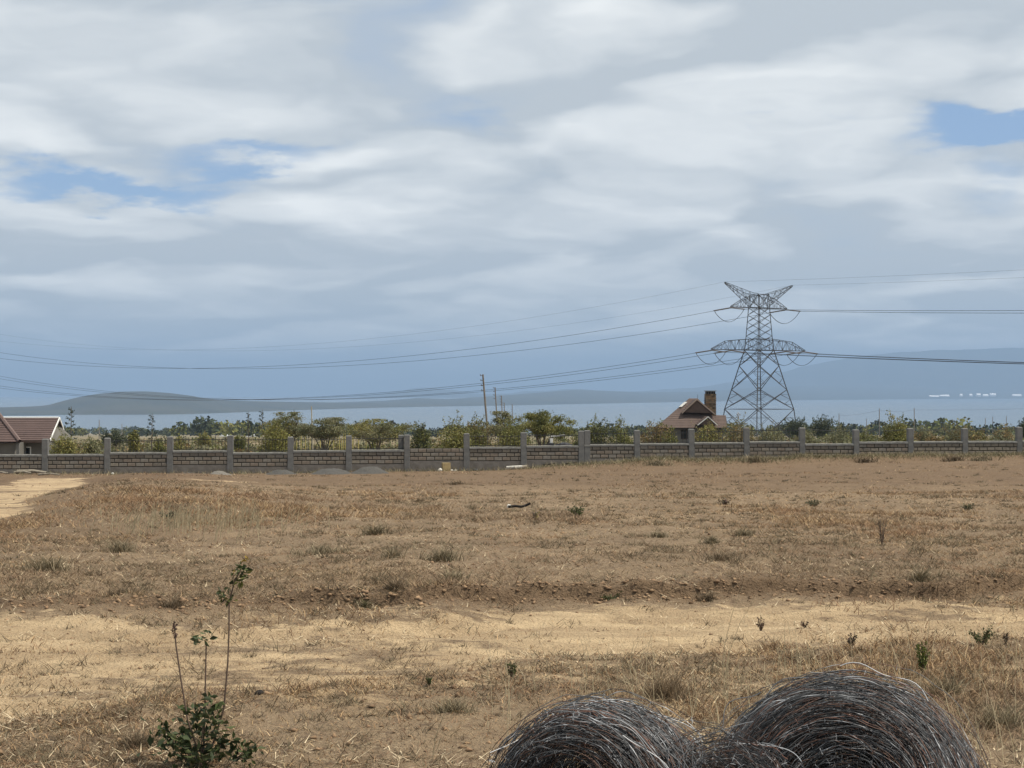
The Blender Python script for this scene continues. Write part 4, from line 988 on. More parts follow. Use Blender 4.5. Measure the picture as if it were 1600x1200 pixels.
for i, (px, py, s, lab) in enumerate(((990, 717.5, .13, 'white stone at the foot of the eleventh wall post'), (1010.5, 717, .11, 'white stone just right of the eleventh wall post'), (1019, 717, .10, 'smaller white stone second right of the eleventh wall post'), (1037, 720, .13, 'pale stone lying apart midway between eleventh and twelfth posts'),
                                     (688, 721, .14, 'pale stone lying left of the yellow building block'), (706, 721.5, .09, 'small pale stone right of the yellow building block'), (712, 721, .08, 'smallest pale stone well right of the yellow building block'), (743, 720.5, .13, 'dark lump beside the eighth wall post'),
                                     (176, 735, .09, 'small white stone by the foot of the second wall post'))):
    stone('stone', lab, px, py, s, M['dark'] if i == 7 else M['rock'], 10+i, .7, 'stone', gs, Y=wall_y(px)-1.0)
o = MB().box(-.2, .2, -.12, .12, -.05, .42).build('building_block', material('yellow_block', (.34, .26, .13), .9, noise=(6, (.22, .17, .09), .4, .7)), bevel=.01)
yb = wall_y(697)-.9; xb = (697-800)/F*yb; o.location = (xb, yb, g0(xb, yb)); o.rotation_euler = (0, 0, .3); tag(o, 'yellowish building block standing on end against the uncapped wall panel', 'block')
for k, (x0, x1, dy) in enumerate(((792, 806, 0), (803, 816, .1), (813, 823, .05))):
    yq = wall_y(805)-1.1-dy; a = np.array(((x0-800)/F*yq, yq, 0)); b = np.array(((x1-800)/F*yq, yq+.15*(k-1), 0)); a[2] = g0(*a[:2])+.11; b[2] = g0(*b[:2])+.13
    o = MB().bar((0, 0, 0), b-a, .085, 8, .075).build('timber_offcut', M['rock'] if k != 2 else M['log']); o.location = a; tag(o, ['long white timber offcut left of the ninth wall post', 'white timber offcut in front of the ninth wall post', 'short brown timber offcut at the foot of ninth wall post'][k], 'timber', 'timber offcuts by the ninth post')
for k, (x0, y0, x1, y1, r_, lab) in enumerate(((27, 737, 76, 739, .10, 'long pale log lying at the foot of the first wall post'), (23, 742.5, 52, 747, .07, 'dark grey log in front of the long pale log'), (-12, 741, 16, 738, .06, 'thin log at the left edge below the wall'), (60, 738.5, 97, 740.5, .05, 'short pale branch right of the first wall post'))):
    yq = wall_y(50)-1.3-.35*k; a = np.array(((x0-800)/F*yq, yq, 0)); b = np.array(((x1-800)/F*yq, yq-.3, 0)); a[2] = g0(*a[:2])+r_; b[2] = g0(*b[:2])+r_; m_ = (a+b)/2+np.array((0, .1, .05))
    o = MB().path([a-a, (m_-a)*.5, m_-a, (m_+b)/2-a, b-a], r_, 7, None, r_*.6).build('log', M['log']); o.location = a; tag(o, lab, 'log', 'logs dumped by the first wall post')
for k, (px, py, s) in enumerate(((858, 719, .16), (893, 717.5, .14))):
    yq = wall_y(px)-1.4; x = (px-800)/F*yq; o = MB().path([(-.3, 0, .02), (-.05, .05, .05), (.28, .1, .09)], .04, 6, None, .03).build('charred_branch', M['char']); o.location = (x, yq, g0(x, yq)+.05); tag(o, ['blackened branch left of the wide doubled post', 'blackened branch touching the wide doubled post'][k], 'branch')
# charred log with a white stone out in the field
x, y, z = px_ground(810, 793.5); o = MB().path([(-.13, 0, .03), (0, .02, .04), (.10, 0, .03), (.18, .03, .05), (.26, 0, .09)], .026, 7, None, .022).build('charred_log', M['char']); o.location = (x-.05, y, z); tag(o, 'short charred log lying in the open field beside a white stone', 'log')
stone('stone', 'rounded white stone at the left end of the charred log in the field', 795.5, 793, .06, M['rock'], 31, .85)
stone('stone', 'small black stone lying on the sandy road right of the weed', 405.5, 1087, .032, M['char'], 32, .5)

# ------------------------------------------------------------------ grass
STRAW = np.array([(.42, .31, .185), (.33, .235, .14), (.24, .16, .10), (.20, .135, .088), (.29, .21, .14), (.50, .40, .26), (.15, .10, .068), (.12, .082, .055)])
def blades(P, length, width, lean, cols, r, seg2=True, down=0.0):
    n = len(P); a = r.random(n)*6.283; ln = lean*(.4+.9*r.random(n)); d = np.stack([np.cos(a)*np.sin(ln), np.sin(a)*np.sin(ln), np.cos(ln)], -1)
    a2 = r.random(n)*6.283; w = np.stack([np.cos(a2), np.sin(a2), np.zeros(n)], -1)*(width/2)[:, None]
    L_ = length[:, None]; mid = P+d*L_*.55; bend = np.stack([np.cos(a), np.sin(a), -.5+0*a], -1)*(.18+.3*r.random(n))[:, None]*L_*(lean[:, None] if np.ndim(lean) else lean)
    tip = P+d*L_+bend
    if seg2:
        V = np.stack([P-w, P+w, mid+w*.75, mid-w*.75, tip], 1).reshape(-1, 3); k = np.arange(n)[:, None]*5
        return V, [k+np.array([[0, 1, 2, 3]]), k+np.array([[3, 2, 4]])], np.repeat(cols, 5, axis=0)
    V = np.stack([P-w, P+w, tip], 1).reshape(-1, 3); k = np.arange(n)[:, None]*3
    return V, [k+np.array([[0, 1, 2]])], np.repeat(cols, 3, axis=0)
def grass_mask(X, Y):
    road, track = road_masks(X, Y); yl = ledge_y(X)
    m = (1-.84*road)*(1-.95*track)*(1-.85*np.exp(-((Y-yl+.15)/.28)**2))
    m = m*np.where((Y > yl-1.3) & (Y < yl-.1), .35, 1)
    m = m*(1-.72*sstep(Y, 36, 50)*(1-np.exp(-((Y-(75+(X+22.8)*.1016-1.5))/1.6)**2)))
    m = m*(1-.6*(1-sstep(track_d(X, Y), 1.5, 6))*sstep(Y, 14, 20))
    patch = fbm(X*.55, Y*.45, 61, 4); m = m*(.32+1.5*sstep(patch, .36, .62))
    return m
def build_grass():
    r = np.random.default_rng(5)
    def scatter(n, y0, y1, p, clump=0):
        u = r.random(n); Y = (y0**(1-p)+u*(y1**(1-p)-y0**(1-p)))**(1/(1-p)); X = (r.random(n)*2-1)*(Y*.36+.6)
        if clump:
            m_ = int(n*.72); c_ = r.integers(m_, n, m_) % n; a = r.random(m_)*6.283; c_ = m_+(c_ % max(1, (n-m_)//clump)); q = np.abs(r.normal(size=m_))*(.03+.0022*Y[c_])*(.5+1.4*r.random(n)[c_]); X[:m_] = X[c_]+np.cos(a)*q; Y[:m_] = Y[c_]+np.sin(a)*q*1.3
        return X, Y
    allV = []; F4 = []; F3 = []; allC = []; off = 0
    def push(V, Fs, Cc):
        nonlocal off
        for f in Fs: (F4 if f.shape[1] == 4 else F3).append(f+off)
        allV.append(V); allC.append(Cc); off += len(V)
    def colour(X, Y, n):
        c = STRAW[r.integers(0, len(STRAW), n)]; grey = sstep(fbm(X*.35, Y*.3, 81, 3), .45, .65)[:, None]
        c = c*(1-grey*.45)+np.array((.23, .19, .15))*grey*.45
        red = sstep(fbm(X*.7, Y*.6, 85, 3), .5, .7)[:, None]; c = c*(1-red*.35)+np.array((.25, .15, .095))*red*.35
        return c*np.array((1.0, .925, .83))*(.6+.65*r.random(n))[:, None]
    # foreground and the strip beyond the road: bent short dry blades
    X, Y = scatter(235000, 4.6, 14, 1.25, 6); k = r.random(len(X)) < grass_mask(X, Y); X, Y = X[k], Y[k]; n = len(X)
    Z = G(X, Y); tall = sstep(fbm(X*.9, Y*.9, 91, 3), .5, .72)
    push(*blades(np.stack([X, Y, Z-.005], -1), (.022+.042*r.random(n))*(1+1.0*tall), .0028+.0022*r.random(n)+.00012*Y, 1.38-.35*tall, colour(X, Y, n), r))
    # field out to the wall
    X, Y = scatter(470000, 12, 84, 1.35, 6); k = r.random(len(X)) < grass_mask(X, Y); X, Y = X[k], Y[k]; n = len(X); Z = G(X, Y)
    tall = sstep(fbm(X*.4, Y*.3, 92, 3), .5, .72); zone = np.exp(-((Y-25)/6)**2)*sstep(X, -9.5, -7)*(1-sstep(X, -4.2, -2.5))
    push(*blades(np.stack([X, Y, Z-.01], -1), (.032+.055*r.random(n))*(1+.8*tall+1.0*zone), .0045+.00042*Y, 1.33-.35*tall-.3*zone, colour(X, Y, n)*(1-.0*zone)[:, None], r, False))
    # weedy grass on the berm along the wall
    n = 26000; X = r.uniform(-24, 28, n); Y = 75+(X+22.8)*.1016-1.3+r.normal(size=n)*.75; k = (r.random(n) < .12+.88*sstep(X, -1, 7)) & (Y < 75+(X+22.8)*.1016-.2); X, Y = X[k], Y[k]; n = len(X)
    pal = np.array([(.24, .20, .12), (.16, .14, .08), (.31, .255, .16), (.12, .115, .06)]); push(*blades(np.stack([X, Y, G(X, Y)-.01], -1), .14+.26*r.random(n), np.full(n, .03), .7, pal[r.integers(0, 4, n)]*(.7+.5*r.random(n))[:, None], r, False))
    # small dense tufts with dark hearts
    nt_ = 12500; X0, Y0 = scatter(nt_, 5, 70, 1.35); k = r.random(nt_) < grass_mask(X0, Y0)*.9; X0, Y0 = X0[k], Y0[k]; nt_ = len(X0); nb_ = 20; hh = (.03+.07*r.random(nt_)**2)*(1+.012*Y0); rd = hh*(.5+.8*r.random(nt_))
    a = r.random((nt_, nb_))*6.283; q = np.sqrt(r.random((nt_, nb_)))*rd[:, None]; X = (X0[:, None]+np.cos(a)*q*1.3).ravel(); Y = (Y0[:, None]+np.sin(a)*q).ravel(); n = len(X)
    pal = np.array([(.10, .075, .048), (.15, .115, .07), (.20, .155, .10), (.075, .058, .036), (.13, .115, .07)]); tone = np.repeat(.7+.6*r.random(nt_), nb_)[:, None]
    push(*blades(np.stack([X, Y, G(X, Y)-.006], -1), np.repeat(hh, nb_)*(.5+.8*r.random(n)), .003+.00038*Y, np.full(n, .85), pal[r.integers(0, 5, n)]*tone, r, False))
    # straw lying flat on road and field
    X, Y = scatter(26000, 4.8, 40, 1.5); n = len(X); c = np.array((.62, .51, .34))*(.6+.6*r.random(n))[:, None]; lit = fbm(X*.8, Y*1.2, 95, 3) > .46; X, Y, c = X[lit], Y[lit], c[lit]; n = len(X)
    push(*blades(np.stack([X, Y, G(X, Y)+.008], -1), .03+.06*r.random(n), .004+.0003*Y, 1.5, c, r, False))
    o = mesh_np('dry_grass', np.concatenate(allV), [np.concatenate(F4), np.concatenate(F3)], M['grass'], None, np.concatenate(allC)); tag(o, 'short dry brown grass covering the field and foreground', 'grass', kind='stuff')
    # tall bleached stalks around the coils and in the grey patch of the field
    Vs = MB(); allV = []; 
    rr = random.Random(3); vs = []; fs = []; cc = []
    def stalk(x, y, z, h, lean_x, lean_y, w):
        pts = [np.array((x, y, z))+np.array((lean_x*t*t, lean_y*t*t, h*t)) for t in (0, .35, .7, 1)]; b = len(vs)
        for i, p in enumerate(pts):
            q = w*(1-.6*i/3); vs.extend([p+(-q, 0, 0), p+(q, 0, 0), p+(0, q, 0)])
        for i in range(3):
            for j in range(3): fs.append((b+i*3+j, b+i*3+(j+1) % 3, b+i*3+3+(j+1) % 3, b+i*3+3+j))
        k = rr.uniform(.75, 1.25); cc.extend([(.52*k, .44*k, .29*k)]*12)
    for (px, py, top, lx) in ((1128, 1060, 915, .12), (1134, 1062, 935, .16), (1146, 1055, 1010, .1), (1238, 1045, 962, -.03), (1246, 1048, 962, -.02), (1226, 1046, 970, .0), (1258, 1050, 1002, .02), (1408, 1065, 975, -.12), (1413, 1068, 1022, .02), (1447, 1050, 960, .03), (1512, 1010, 955, -.06), (1520, 1018, 975, -.03), (1486, 1050, 1016, .09),
                              (1533, 1060, 1022, 0), (1553, 1065, 1015, .06), (1575, 1080, 1040, .05), (915, 1075, 1022, .02), (925, 1080, 1035, .1), (790, 1098, 1002, .01), (797, 1130, 1030, -.02), (793, 1150, 1050, .01), (676, 1182, 1082, .1), (682, 1170, 1120, .15), (1010, 1080, 1018, 0), (1520, 1190, 1110, -.04), (1532, 1195, 1130, -.02), (984, 1062, 1000, .06), (1292, 1000, 962, 0), (230, 1120, 1058, .12), (215, 1095, 1062, .02)):
        x, y, z = px_ground(px, py); stalk(x, y, z, (py-top)/F*y, lx, 0, .0022)
    for i in range(420):
        px = rr.uniform(760, 1620); py = rr.uniform(1030, 1195)
        if px < 820 and rr.random() < .4: continue
        x, y, z = px_ground(px, py); stalk(x, y, z, rr.uniform(.08, .26), rr.uniform(-.1, .1), rr.uniform(-.05, .05), .0017)
    for i in range(420):
        px = rr.gauss(305, 80); py = rr.gauss(822, 9); x, y, z = px_ground(px, py); stalk(x, y, z, rr.uniform(.10, .34), rr.uniform(-.02, .16), 0, .004)
    o = mesh_np('tall_straw', np.array(vs), [np.array(fs)], M['grass'], None, np.array(cc)); tag(o, 'tall bleached straw stalks standing above the short grass', 'grass', kind='stuff')
    # clods
    n = 9000; X, Y = scatter(n, 5, 60, 1.4); yl = ledge_y(X); road, track = road_masks(X, Y)
    led = r.random(n) < .30; Y = np.where(led, yl+r.normal(size=n)*.16, Y); Z = G(X, Y); s = (.0045+.015*r.random(n)**4)*(1+.02*Y)*np.where(led, .9, .9)
    s = s*np.where((road > .5) & ~led, .6, 1)
    oc = np.array([(1, 0, 0), (-1, 0, 0), (0, 1, 0), (0, -1, 0), (0, 0, 1), (0, 0, -.6)], float); of = np.array([(0, 2, 4), (2, 1, 4), (1, 3, 4), (3, 0, 4), (2, 0, 5), (1, 2, 5), (3, 1, 5), (0, 3, 5)])
    V = oc[None]*(.7+.6*r.random((n, 6, 1)))*s[:, None, None]*np.array((1.3, 1.1, .75))+np.stack([X, Y, Z+.2*s], -1)[:, None]
    V += r.normal(size=V.shape)*s[:, None, None]*.25
    Fc = (of[None]+np.arange(n)[:, None, None]*6).reshape(-1, 3); c = np.repeat((.75+.6*r.random(n))[:, None]*np.array((1, 1, 1)), 6, axis=0)
    tag(mesh_np('soil_clods', V.reshape(-1, 3), [Fc], M['clod'], None, c), 'loose clods of brown soil scattered over road edge and field', 'soil', kind='stuff')
build_grass()

def tussock(label, px, py, wpx, hpx, pal, seed, n=420, group='grass tussocks in the field', name='grass_tussock', cat='tussock', lean=.75):
    r = np.random.default_rng(seed); x, y, z = px_ground(px, py); W = wpx/F*y; H = hpx/F*y
    a = r.random(n)*6.283; q = np.abs(r.normal(size=n))*W*.27; X = x+np.cos(a)*q; Y = y+np.sin(a)*q*.8; Z = G(X, Y)-.01
    P = np.stack([X-x, Y-y, Z-z], -1); c = np.array(pal)[r.integers(0, len(pal), n)]*(.6+.7*r.random(n))[:, None]
    V, Fs, Cc = blades(P, H*(.45+1.0*r.random(n)**1.6), np.full(n, max(.0035, .00045*y)), lean, c, r)
    o = mesh_np(name, V, Fs, M['grass'], None, Cc); o.location = (x, y, z); tag(o, label, cat, group)
TG = [(.20, .165, .105), (.27, .22, .14), (.15, .13, .078), (.36, .29, .19), (.11, .09, .055)]
TD = [(.15, .11, .07), (.21, .155, .10), (.28, .215, .14), (.10, .078, .05)]
GRN = [(.08, .09, .035), (.10, .10, .045), (.14, .12, .06)]
for i, (px, py, w, h, pal, lab) in enumerate((
    (505, 868, 96, 20, TG, 'wide low grey-brown tussock in the middle of the left field'), (78, 893, 84, 28, TG, 'large grey tussock at the left edge of the field'), (710, 902, 44, 22, TG, 'grey-green tussock right of the wide low one'),
    (617, 922, 40, 24, TD, 'dark spiky tussock just above the road bank, left of centre'), (570, 936, 40, 16, GRN+TG, 'greenish tussock on the road bank left of the dark spiky one'), (690, 872, 70, 26, TG, 'pale grey tussock behind the grey-green one'),
    (612, 872, 36, 22, TG, 'small pale tussock beside the wide low one'), (585, 834, 40, 24, TG, 'upright tussock high in the field left of centre'), (268, 795, 28, 9, TD, 'small dark tussock far left above the tall pale grass'), (278, 766, 22, 8, TD, 'tiny dark tussock near the wall on the left'),
    (185, 935, 56, 22, TD, 'brown tussock on the left end of the road bank'), (268, 950, 50, 20, TD, 'dark tussock hanging over the road bank at left'), (190, 862, 54, 26, TG, 'grey tussock between left edge and tall pale grass'),
    (655, 784, 24, 8, TD, 'dark flat tussock in the far middle field'), (1027, 725, 40, 9, TG, 'grey weeds heaped before the eleventh wall post'), (715, 757, 36, 7, TD, 'thin dark tussock below the eighth wall post'),
    (1125, 876, 56, 18, TD, 'brown tussock in the right middle of field'), (1028, 842, 34, 14, TG, 'grey tussock in the field below the brown-roofed house'), (1165, 836, 36, 14, TG, 'grey tussock in the field below the pylon'), (1112, 850, 34, 15, TG, 'grey tussock left of the one below the pylon'),
    (1105, 934, 30, 18, TD, 'dark tuft growing out of the road bank centre right'), (1438, 910, 40, 26, TG, 'spiky grey tussock above the road bank at right'), (1352, 722, 34, 11, TD, 'dark brown bush heap before the fourth last wall post'), (1488, 720, 40, 13, TD, 'largest dark brown bush heap before the second last wall post'),
    (1535, 720, 44, 10, TG, 'grey weeds right of the largest dark heap'), (1180, 722, 46, 12, TG, 'weedy grey clump before the thirteenth wall post'), (705, 1118, 80, 32, TG, 'dark bushy tussock left of the small wire coil'), (1040, 1090, 110, 56, [(.22, .16, .10), (.17, .125, .08), (.28, .21, .13)], 'twiggy brown tussock between the two wire coils'),
    (330, 1190, 60, 26, TG, 'dull grass tuft at the foot of the weed'), (212, 1172, 60, 36, TD, 'brown tuft left of the weed'), (1565, 1130, 90, 50, TG, 'rank grey grass right of the large wire coil'), (1480, 1090, 80, 40, TG, 'dry grass clump behind the large wire coil'))):
    tussock(lab, px, py, w, h, pal, 200+i, 520 if w > 60 else 330)

def weedlet(label, px, py, wpx, hpx, seed, pal=GRN, n=150, leaf=None, name='green_weed'):
    r = np.random.default_rng(seed); x, y, z = px_ground(px, py); W, H = wpx/F*y, hpx/F*y; root = empty(name, (x, y, z)); tag(root, label, 'weed', 'small green weeds'); s = MB(); Ps = []
    for i in range(9):
        a = r.random()*6.28; e = np.array((math.cos(a)*W*.5*r.random()**.5, math.sin(a)*W*.4, H*(.55+.5*r.random()))); s.path([(0, 0, -.02), e*.5+np.array((0, 0, .08*H)), e], max(.0025, .0003*y), 4, None, .0012)
        t = r.random(n//9)[:, None]; Ps.append(e*(.25+.75*t)+r.normal(size=(n//9, 3))*np.array((.06, .06, .04))*W)
    s.build('stem', M['stem'], root); P = np.concatenate(Ps); P = P[P[:, 2] > 0]; c = shade(pal[0], len(P), r); c = np.array(pal)[r.integers(0, len(pal), len(P))]*(.7+.6*r.random(len(P)))[:, None]
    V, Fq, CC = leaf_quads(P, leaf or max(.018, .0009*y*1.6), c, .5, r=r); mesh_np('foliage', V, [Fq], M['leaf'], root, CC)
GW = [(.07, .085, .028), (.09, .10, .035), (.05, .06, .02)]; PW = [(.09, .05, .04), (.06, .06, .03), (.11, .075, .05)]
weedlet('rounded green weed alone in the middle of the field', 905, 808, 36, 18, 301, GW, 300)
weedlet('low green weed pair growing on top of the road bank', 952, 926, 42, 12, 302, GW, 260)
weedlet('dark purplish weed on the road edge behind the large coil', 1328, 1009, 24, 22, 303, PW, 220)
weedlet('tallest dark green weed at the right end of the road', 1533, 1000, 44, 34, 304, GW, 320)
weedlet('bright green leafy weed right behind the large coil', 1442, 1058, 26, 58, 305, [(.12, .14, .03), (.09, .11, .028)], 420)
weedlet('small green sprig near the centre foreground', 800, 1060, 22, 30, 306, GW, 140)
weedlet('grey-green weed high in the right field', 1270, 792, 32, 12, 307, [(.10, .10, .055), (.13, .12, .07)], 200)
weedlet('small dark weed left of the high grey-green one', 1132, 790, 20, 11, 308, PW, 120)
weedlet('tiny purplish sprig on the sandy road centre right', 1189, 978, 14, 22, 309, PW, 70)
weedlet('tiny dark sprig on the road beside the tall straws', 1258, 970, 14, 12, 310, PW, 70)
weedlet('small weed at the right end of the road beside the tallest one', 1572, 1000, 12, 20, 311, PW, 70)
weedlet('small olive weed in the far right field', 1512, 796, 24, 9, 312, [(.11, .11, .06)], 120)
weedlet('small bright weed on the sandy road left of centre', 671, 1074, 12, 12, 313, [(.07, .10, .03)], 60)
weedlet('twiggy bare weed standing in the right field', 1378, 852, 20, 52, 314, [(.16, .12, .08), (.2, .15, .1)], 60)
weedlet('yellow-tipped sprig beside the charred log', 836, 812, 14, 16, 315, [(.22, .18, .04), (.10, .10, .05)], 60)
weedlet('dark low weed clump above the tall pale grass', 262, 812, 44, 12, 316, [(.05, .06, .03), (.07, .07, .035)], 220)

# tall weed in the left foreground
def tall_weed():
    r = np.random.default_rng(77); x, y, z = px_ground(312, 1205); k = y/F
    root = empty('tall_weed', (x, y, z)); tag(root, 'leafy dark green weed with three tall stalks in left foreground', 'weed')
    W = lambda px, py, d=0.0: np.array(((px-312)*k, d, (1205-py)*k))
    stalks = [[(306, 1165), (293, 1125), (283, 1065), (275, 1010), (272, 972)], [(316, 1170), (318, 1110), (319, 1060), (320, 1010)], [(330, 1165), (346, 1112), (352, 1040), (354, 985), (354, 945), (362, 915), (372, 893)]]
    for i, s_ in enumerate(stalks):
        s = MB(); s.path([(0, 0, -.02)]+[tuple(W(a, b, .03*i)) for a, b in s_], .0045, 6, None, .003); s.build('stalk', M['stem'], root, True)
    def leaves(pts, spread, n, size, pal, name, mat='leaf'):
        Ps = []; 
        for p in pts: Ps.append(np.array(p)+r.normal(size=(n, 3))*spread)
        P = np.concatenate(Ps); c = np.array(pal)[r.integers(0, len(pal), len(P))]*(.6+.8*r.random(len(P)))[:, None]
        d = r.normal(size=(len(P), 3)); d[:, 2] = d[:, 2]*.6-.1; d /= np.linalg.norm(d, axis=1)[:, None]; e = np.cross(d, r.normal(size=d.shape)); e /= np.linalg.norm(e, axis=1)[:, None]; nn = np.cross(d, e)
        s = size*(.6+.8*r.random(len(P)))[:, None]
        V = np.stack([P, P+d*s*.5+e*s*.24+nn*s*.10, P+d*s+nn*s*-.05, P+d*s*.5-e*s*.24+nn*s*.10], 1).reshape(-1, 3); q = np.arange(len(P))[:, None]*4
        return mesh_np(name, V, [np.concatenate([q+np.array([[0, 1, 2]]), q+np.array([[0, 2, 3]])])], M[mat], root, np.repeat(c, 4, axis=0))
    dk = [(.04, .055, .02), (.055, .075, .025), (.03, .04, .018), (.08, .095, .035)]
    body = [W(a, b, d) for a, b, d in ((300, 1150, 0), (320, 1130, .03), (285, 1160, -.03), (330, 1150, .02), (310, 1175, -.05), (335, 1180, 0), (270, 1165, .02), (295, 1185, .04), (322, 1110, 0), (262, 1148, 0), (345, 1165, .03), (315, 1195, -.03), (328, 1118, -.02), (300, 1130, .05))]
    leaves(body, .034, 26, .044, dk, 'lower_leaves')
    leaves([W(380, 1180, 0), W(372, 1170, .02), W(255, 1140, 0), W(390, 1175, .03)], .02, 16, .04, dk, 'side_leaves')
    for a in ((380, 1180), (255, 1140), (270, 1165), (345, 1165), (322, 1110)):
        s = MB(); s.path([(0, 0, 0), tuple(W((a[0]+312)/2, a[1]+25)), tuple(W(*a))], .003, 4, None, .0015); s.build('side_stem', M['stem'], root)
    leaves([W(366, 905, .06), W(372, 893, .06), W(378, 900, .06), W(374, 912, .06), W(350, 936, .06), W(344, 932, .06)], .010, 9, .034, dk+[(.13, .13, .04)], 'upper_leaves')
    leaves([W(352, 942, .06), W(345, 940, .06)], .008, 6, .025, [(.14, .13, .04), (.07, .08, .03)], 'mid_leaves')
    leaves([W(320, 990, .03), W(322, 1000, .03), W(312, 1002, .03), W(306, 1000, .03)], .008, 8, .034, [(.08, .11, .05), (.13, .15, .08), (.05, .06, .025)], 'middle_stalk_leaves')
    leaves([W(381, 876, .06), W(377, 880, .06), W(364, 898, .06)], .005, 6, .015, [(.42, .30, .05), (.30, .2, .04)], 'yellow_flowers')
    leaves([W(272, 985, 0), W(272, 978, 0), W(273, 992, 0)], .0035, 14, .014, [(.10, .06, .045)], 'seed_head')
tall_weed()

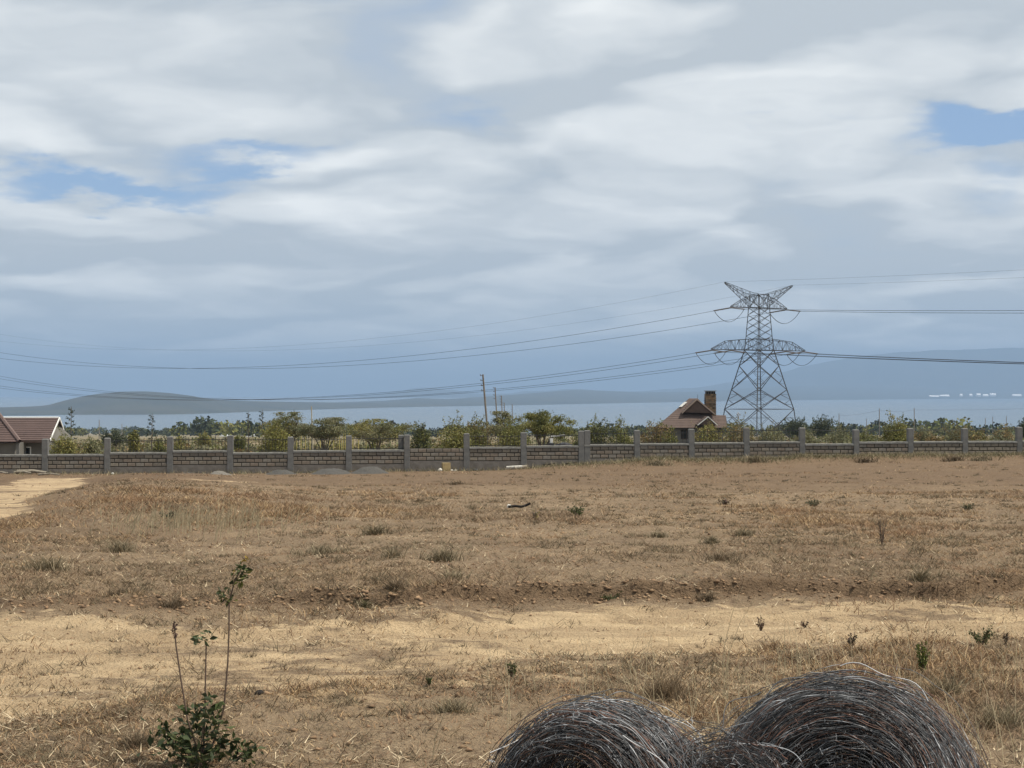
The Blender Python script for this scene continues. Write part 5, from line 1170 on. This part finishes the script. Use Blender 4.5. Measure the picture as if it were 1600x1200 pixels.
# ------------------------------------------------------------------ barbed wire coils
def coil(label, cx, cy, cz, Ro, Ri, Wd, axis, seed, loops, loose=14, tilt=.15, fill=.2):
    r = np.random.default_rng(seed); ax = np.array(axis, float); ax /= np.linalg.norm(ax); h = np.array((0, 0, 1.)); u = np.cross(h, ax); u /= np.linalg.norm(u); v = np.cross(ax, u)
    root = empty('wire_coil', (cx, cy, g0(cx, cy))); tag(root, label, 'wire coil', 'coils of old barbed wire'); o = np.array((0, 0, cz-g0(cx, cy)))
    n = 64; Vs = []; Fs = []; Cs = []; off = 0; th0 = np.linspace(0, 2*math.pi, n, endpoint=False)
    pal = np.array([(.25, .257, .265), (.15, .154, .16), (.08, .082, .087), (.42, .43, .44), (.11, .075, .06), (.17, .085, .06), (.07, .07, .075), (.29, .30, .31)]); pw = np.array([.2, .22, .20, .10, .05, .04, .11, .08])
    k4 = np.arange(n); k5 = (k4+1) % n
    barbs = []
    for i in range(loops):
        w = (r.random()-.5)*Wd; q = r.random()**.6; rad = Ri+(Ro-Ri)*q*(1-.30*(abs(w)/(Wd/2))**2.2)
        if r.random() < fill: w = -Wd*(.1+.4*r.random()); rad = Ri*(.15+.9*r.random())
        e = r.normal(size=3)*.025; ph = r.random()*6.28; t1, t2 = r.normal(size=2)*tilt*.22
        th = th0+ph; w_ = w+rad*(t1*np.cos(th)+t2*np.sin(th))+.018*np.sin(2*th+r.random()*6)+.012*np.sin(5*th+r.random()*6)
        R_ = rad*(1+.045*r.random()*np.sin(2*th+r.random()*6)+.035*r.random()*np.sin(3*th+r.random()*6)+.02*r.random()*np.sin(7*th+r.random()*6)+.012*r.random()*np.sin(13*th+r.random()*6))+np.convolve(r.normal(size=n), (.5, .5), 'same')*.0034
        P = o+e+ax*w_[:, None]+u*(R_*np.cos(th))[:, None]+v*(R_*np.sin(th))[:, None]
        T = np.roll(P, -1, 0)-np.roll(P, 1, 0); T /= np.linalg.norm(T, axis=1)[:, None]; a = np.cross(T, ax); a /= np.linalg.norm(a, axis=1)[:, None]; b = np.cross(T, a)
        wr = .0010+.0005*r.random()
        ring = [P+wr*(math.cos(t)*a+math.sin(t)*b) for t in (0, 2.094, 4.189)]; Vs.append(np.stack(ring, 1).reshape(-1, 3))
        for j in range(3): Fs.append(np.stack([k4*3+j, k5*3+j, k5*3+(j+1) % 3, k4*3+(j+1) % 3], -1)+off)
        c = pal[r.choice(len(pal), p=pw)]*(.8+.4*r.random()); cv = np.tile(c, (n, 1))*np.where(r.random(n) < .12, 1.5, .36)[:, None]; rust = (fbm(th*2.2+i*7.7, th*0+i, 9, 3) > .68)[:, None]; cv = np.where(rust, np.array((.13, .075, .055)), cv)  # light flecks painted along the strands as highlights, the rest darkened; rust over both
        Cs.append(np.repeat(cv, 3, axis=0)); off += n*3
        for bi in r.integers(0, n, 5): barbs.append((P[bi], T[bi], c))
    wo = mesh_np('wire_windings', np.concatenate(Vs), [np.concatenate(Fs)], M['barb'], root, np.concatenate(Cs)); wo['kind'] = 'stuff'
    Pb = np.array([q[0] for q in barbs]).repeat(2, 0); Tb = np.array([q[1] for q in barbs]).repeat(2, 0); Cb = np.array([q[2] for q in barbs]).repeat(2, 0)*1.15
    d = r.normal(size=Pb.shape); d -= Tb*(d*Tb).sum(1)[:, None]; d /= np.linalg.norm(d, axis=1)[:, None]; e = np.cross(d, Tb)*.0012; f = Tb*.0012
    Vb = np.stack([Pb-d*.011+e, Pb-d*.011-e, Pb-d*.011+f, Pb+d*.011+e, Pb+d*.011-e, Pb+d*.011+f], 1).reshape(-1, 3); kb = np.arange(len(Pb))[:, None]*6
    bo = mesh_np('barbs', Vb, [np.concatenate([kb+np.array([q]) for q in ([0, 1, 4, 3], [1, 2, 5, 4], [2, 0, 3, 5])])], M['barb'], root, np.repeat(Cb, 6, axis=0)); bo['kind'] = 'stuff'
    for i in range(loose):    # strands that have sprung free
        a0 = r.uniform(.1, 2.9); a1 = a0+r.uniform(.5, 1.5)*r.choice([-1, 1]); w0, w1 = (r.random(2)-.5)*Wd*1.25; pts = []
        bul = r.uniform(1.0, 1.10)
        for t in np.linspace(0, 1, 16):
            a = a0+(a1-a0)*t; rad = Ro*(1+(bul-1)*math.sin(math.pi*t))*(.97+.03*math.sin(t*9+i)); pts.append(o+ax*(w0+(w1-w0)*t)+u*rad*math.cos(a)+v*rad*math.sin(a))
        s = MB(); cc = pal[r.choice([0, 3, 1, 5, 1])]*.95; s.path(pts, .0015, 4, tuple(cc)); s.build('loose_strand', M['barb'], root)
    return root
def at_c(px, py, Y): p = at(px, py, Y); return p
# large coil leaning back, small coil standing, and a third lying low between them
c = at(1322, 1272, 5.25); coil('largest tangled barbed wire coil at the bottom right', c[0], c[1], c[2], .470, .10, .42, (-.25, -.85, .42), 1, 1150, 22)
c = at(940, 1272, 5.0); coil('smaller barbed wire coil with dark hollow at bottom centre', c[0], c[1], c[2], .352, .19, .44, (-.5, -.85, .12), 2, 680, 18, .25, .3)
c = at(1120, 1276, 4.85); coil('low barbed wire coil lying between the two bigger coils', c[0], c[1], c[2], .29, .05, .30, (.10, -.40, .90), 3, 300, 22, .55, .25)

# ------------------------------------------------------------------ haze over the lake basin
def haze():
    m = bpy.data.materials.new('haze_air'); m.use_nodes = True; nt = m.node_tree; nt.nodes.remove(nt.nodes['Principled BSDF'])
    pv = nt.nodes.new('ShaderNodeVolumePrincipled'); pv.inputs['Color'].default_value = (.335, .475, .68, 1); pv.inputs['Density'].default_value = HAZE
    pv.inputs['Anisotropy'].default_value = 0.0
    nt.links.new(pv.outputs[0], nt.nodes['Material Output'].inputs['Volume'])
    o = MB().box(-14500, 14500, -900, 26000, -104, 570).build('haze', m); tag(o, 'thin blue haze filling the air over the lake basin', 'haze', kind='stuff')
HAZE = 1.0e-4
haze()
